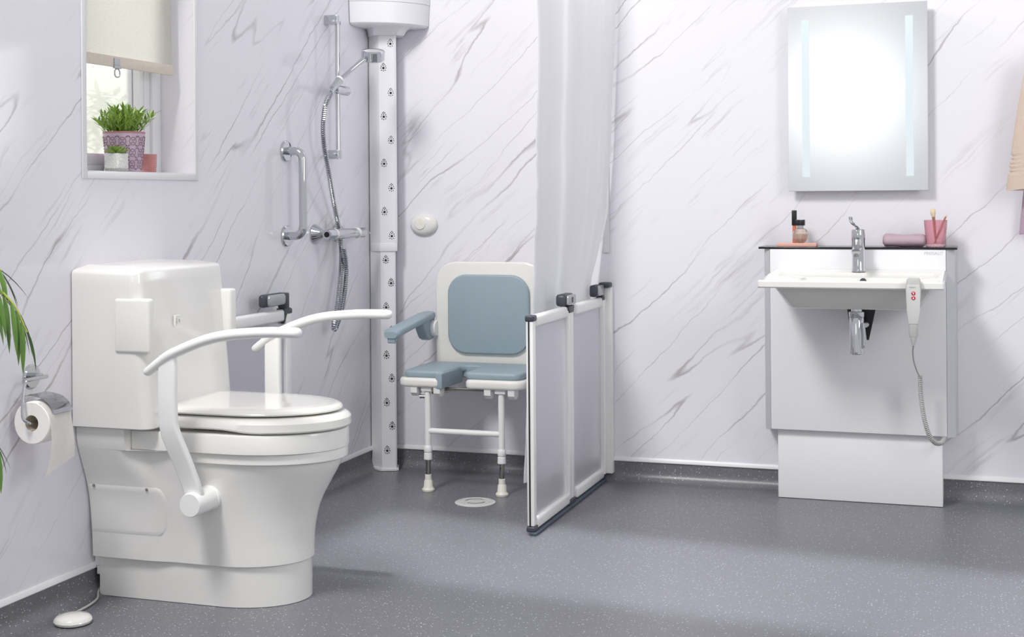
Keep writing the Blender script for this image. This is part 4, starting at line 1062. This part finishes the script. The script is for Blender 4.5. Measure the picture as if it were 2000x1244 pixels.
bm = BM(); box(bm, -0.0445, -0.0415, -1.832, -1.802, 1.566, 1.590, 0.001); box(bm, -0.046, -0.039, -1.835, -1.799, 1.558, 1.566, 0.001); pc = obj('pull_clip', bm, SILVER, bl)
bm = BM(); rp = rrect(-1.830, -1.804, 1.532, 1.557, 0.010, 5); rp = [(-0.0425, a, b) for a, b in rp]
tube(bm, rp + [rp[0], rp[1]], 0.0021, 8, caps=False); obj('pull_ring', bm, SILVER, pc)

# ------------------------------------------------------------------ plants on the sill
SZ = WZ0 + 0.0042
pp_ = thing('potted_plant', 'bushy green plant in patterned lilac pot on window sill', 'plant', (-0.066, -1.750, SZ))
bm = BM(); lathe(bm, [(0.0, 0.0006), (0.050, 0.0006), (0.0525, 0.004), (0.0640, 0.121), (0.0640, 0.124), (0.0605, 0.124), (0.058, 0.112), (0.0, 0.110)], (-0.066, -1.750, SZ), 'z', 40); pot = obj('pot', bm, POTLILAC, pp_)
bm = BM(); lathe(bm, [(0.0642, 0.1195), (0.0650, 0.1215), (0.0648, 0.1250), (0.0620, 0.1255), (0.0608, 0.1235)], (-0.066, -1.750, SZ), 'z', 40, caps=False); obj('rim', bm, POTRIM, pot, label='dull red rim')
bm = BM(); lathe(bm, [(0.0585, 0.112), (0.03, 0.117), (0.0, 0.118)], (-0.066, -1.750, SZ), 'z', 24); obj('soil', bm, SOIL, pot)
# raised flower relief on the pot
bm = BM()
def on_pot(a, h): r = lerp(0.0525, 0.0640, (h - 0.004) / 0.117) + 0.0004; return Vector((-0.066 + r * cos(a), -1.750 + r * sin(a), SZ + h))
for rowi, h in enumerate((0.023, 0.059, 0.095)):
    for k in range(12):
        a0 = 2 * pi * k / 12; w_ = 2 * pi / 12
        ring = [on_pot(a0 + 0.34 * w_ * cos(t), h + 0.0120 * sin(t)) for t in [2 * pi * q / 14 for q in range(15)]]
        tube(bm, ring, 0.0010, 4, caps=False)
        for q in range(4):
            t = pi / 4 + q * pi / 2
            tube(bm, [on_pot(a0 + 0.40 * w_ * cos(t), h + 0.0150 * sin(t)), on_pot(a0 + 0.54 * w_ * cos(t), h + 0.0195 * sin(t)), on_pot(a0 + 0.68 * w_ * cos(t), h + 0.0235 * sin(t))], 0.0018, 4, rs=[0.0008, 0.0022, 0.0008])
            tube(bm, [on_pot(a0 + 0.05 * w_ * cos(t), h + 0.003 * sin(t)), on_pot(a0 + 0.26 * w_ * cos(t), h + 0.0095 * sin(t))], 0.0012, 4)
rel = obj('relief', bm, POTLINE, pot, smooth=60, label='brown flower relief'); rel['kind'] = 'stuff'

def blade(bm, base, d, length, width, bend, seg=4, fold=0.18):
    d = Vector(d).normalized(); side = d.cross(Vector((0, 0, 1)))
    if side.length < 0.05: side = Vector((1, 0, 0))
    side.normalize(); p = Vector(base); L_ = []; R_ = []; M_ = []
    for i in range(seg + 1):
        t = i / seg; w_ = width * (sin(pi * min(1, 0.12 + 0.88 * t)) ** 0.8) * 0.5
        up_ = side.cross(d)
        L_.append(bm.verts.new(p - side * w_)); R_.append(bm.verts.new(p + side * w_)); M_.append(bm.verts.new(p - up_ * w_ * fold * 2))
        d = (d + Vector((0, 0, -bend / seg))).normalized(); p = p + d * length / seg
    for i in range(seg):
        bm.faces.new((L_[i], M_[i], M_[i + 1], L_[i + 1])); bm.faces.new((M_[i], R_[i], R_[i + 1], M_[i + 1]))

random.seed(11)
bm = BM()
for s in range(64):
    a = random.uniform(0, 2 * pi); rad = random.uniform(0, 0.045); lean = rad / 0.045 * 0.95 + random.uniform(-0.12, 0.2)
    b0 = Vector((-0.066 + rad * cos(a), -1.750 + rad * sin(a), SZ + 0.114))
    d = Vector((cos(a) * lean, sin(a) * lean, 1)).normalized(); ln = random.uniform(0.055, 0.098)
    if d.x < -0.35: ln *= 0.7
    tube(bm, [b0, b0 + d * ln * 0.5, b0 + d * ln], 0.0009, 4)
    for q in range(9):
        t = random.uniform(0.15, 1.0); aa = random.uniform(0, 2 * pi)
        blade(bm, b0 + d * ln * t, d * 0.8 + Vector((cos(aa), sin(aa), 0.25)) * 0.75, random.uniform(0.024, 0.040), random.uniform(0.0055, 0.0085), random.uniform(-0.1, 0.3), 3)
fo = obj('foliage', bm, GRASSG, pp_, smooth=0, recalc=False); fo['kind'] = 'stuff'

su = thing('succulent', 'small succulent in a square white gravel vase on window sill', 'plant', (-0.031, -1.842, SZ))
bm = BM(); box(bm, -0.057, -0.005, -1.868, -1.816, SZ + 0.0004, SZ + 0.055, 0.003); vs_ = obj('vase', bm, GRAVEL, su)
bm = BM(); box(bm, -0.0585, -0.0035, -1.8695, -1.8145, SZ + 0.0006, SZ + 0.010, 0.003); obj('glass_base', bm, GLASS, vs_)
for k in range(16):
    ring = k // 6; a = k * 2.399; el = (0.25, 0.75, 1.4)[ring]
    bm = BM(); d = Vector((cos(a), sin(a), el)).normalized()
    bb = Vector((-0.031, -1.842, SZ + 0.053)) + Vector((cos(a), sin(a), 0)) * 0.004
    ln = (0.038, 0.032, 0.026)[ring]; side = d.cross(Vector((0, 0, 1))).normalized(); up_ = side.cross(d)
    rg = []
    for t, w_ in ((0, 0.004), (0.3, 0.0075), (0.6, 0.0085), (0.85, 0.005), (1.0, 0.0006)):
        c_ = bb + d * ln * t + Vector((0, 0, 0.006)) * t * t
        rg.append([c_ + side * w_ * cos(2 * pi * q / 8) + up_ * w_ * 0.42 * sin(2 * pi * q / 8) for q in range(8)])
    ring_faces(bm, rg); obj('leaf', bm, SUCC, su)

tb = thing('votive_glass', 'small pink ribbed votive glass right of the lilac pot', 'candle holder', (-0.052, -1.638, SZ))
bm = BM(); lathe(bm, [(0.0, 0.0006), (0.0225, 0.0006), (0.024, 0.003), (0.0265, 0.059), (0.0245, 0.059), (0.022, 0.008), (0.0, 0.007)], (-0.052, -1.638, SZ), 'z', 30); obj('glass', bm, mat('pink_ribbed_glass', srgb(226, 160, 158), 0.25, trans=0.25, noise=0.05, nscale=200, bump=0.6, bscale=300), tb)
bm = BM()
for k in range(9): lathe(bm, [(0.0240 + 0.00029 * k, 0.006 + k * 0.006 - 0.0012), (0.0249 + 0.00029 * k, 0.006 + k * 0.006), (0.0240 + 0.00029 * k, 0.006 + k * 0.006 + 0.0012)], (-0.052, -1.638, SZ), 'z', 30, caps=False)
obj('ribs', bm, mat('pink_rib', srgb(206, 136, 136), 0.3, noise=0.04), tb)

# ------------------------------------------------------------------ palm at the left edge
pm = thing('potted_palm', 'potted palm with long drooping green leaves at left edge', 'plant', (0.20, -3.02, 0.0))
bm = BM(); lathe(bm, [(0.0, 0.0008), (0.10, 0.0008), (0.105, 0.01), (0.135, 0.26), (0.14, 0.28), (0.128, 0.28), (0.122, 0.25), (0.0, 0.245)], (0.20, -3.02, 0), 'z', 32); obj('pot', bm, WSATIN, pm)
bm = BM(); lathe(bm, [(0.121, 0.246), (0.06, 0.25), (0.0, 0.252)], (0.20, -3.02, 0), 'z', 24); obj('soil', bm, SOIL, pm)
def frond(pts, n, ln, wd, seed, droop, spread_=0.9):
    random.seed(seed); P = smoothpath(pts, 6); b = BM()
    tube(b, P, 0.004, 7, rs=[lerp(0.0055, 0.0016, i / (len(P) - 1)) for i in range(len(P))]); f = obj('frond', b, PALMY, pm, label='arching frond stem')
    st = len(P) // 3
    for k in range(n):
        t = (k + 0.5) / n; i = min(len(P) - 2, int(st + t * (len(P) - 1 - st))); T = (P[i + 1] - P[i]).normalized()
        s = -1 if k % 2 else 1; sd = T.cross(Vector((0, 0, 1))).normalized() * s
        b = BM(); blade(b, P[i], T * 0.75 + sd * spread_ + Vector((0, 0, -0.15)), ln * (0.75 + 0.4 * sin(pi * t)) * random.uniform(0.85, 1.1), wd, droop * random.uniform(0.8, 1.3), 7)
        obj('leaflet', b, PALM, f, smooth=60, recalc=False)
frond([(0.20, -3.02, 0.25), (0.215, -3.01, 0.72), (0.30, -2.99, 0.935), (0.405, -2.96, 0.972), (0.470, -2.95, 0.935), (0.508, -2.945, 0.868)], 20, 0.130, 0.0115, 2, 1.9, 0.5)
frond([(0.20, -3.02, 0.25), (0.20, -3.00, 0.70), (0.26, -2.97, 0.985), (0.375, -2.94, 1.030), (0.43, -2.93, 1.00)], 13, 0.135, 0.012, 9, 1.25, 0.5)
frond([(0.20, -3.02, 0.25), (0.22, -3.0, 0.50), (0.29, -2.97, 0.655), (0.385, -2.95, 0.665), (0.43, -2.94, 0.605)], 11, 0.125, 0.0125, 5, 1.8, 0.5)
frond([(0.20, -3.02, 0.25), (0.23, -3.05, 0.7), (0.22, -3.16, 1.0), (0.24, -3.27, 1.06)], 9, 0.13, 0.018, 6, 1.4)
# ------------------------------------------------------------------ bushes beyond the window
def bush(loc, r, hgt, label, seed, n):
    random.seed(seed); o = thing('garden_bush', label, 'bush', loc); lx, ly, lz = loc
    b = BM(); tube(b, [(lx, ly, lz), (lx + 0.05, ly, lz + hgt * 0.6)], 0.05, 8); obj('trunk', b, SOIL, o)
    b = BM()
    for k in range(n):
        a = random.uniform(0, 2 * pi); zz = random.uniform(-1, 1); q = random.uniform(0.5, 1) ** 0.5; h = math.sqrt(1 - zz * zz)
        c_ = Vector((lx + r * q * h * cos(a), ly + r * q * h * sin(a), lz + hgt + r * 1.2 * q * zz))
        blade(b, c_, (random.uniform(-1, 1), random.uniform(-1, 1), random.uniform(-0.4, 0.8)), random.uniform(0.07, 0.12), random.uniform(0.03, 0.05), 0.3, 3)
    f = obj('foliage', b, GARDEN, o, smooth=0, recalc=False); f['kind'] = 'stuff'
bush((-2.42, 1.46, -0.5), 0.20, 2.06, 'pale green bush beyond the window glass', 1, 230)
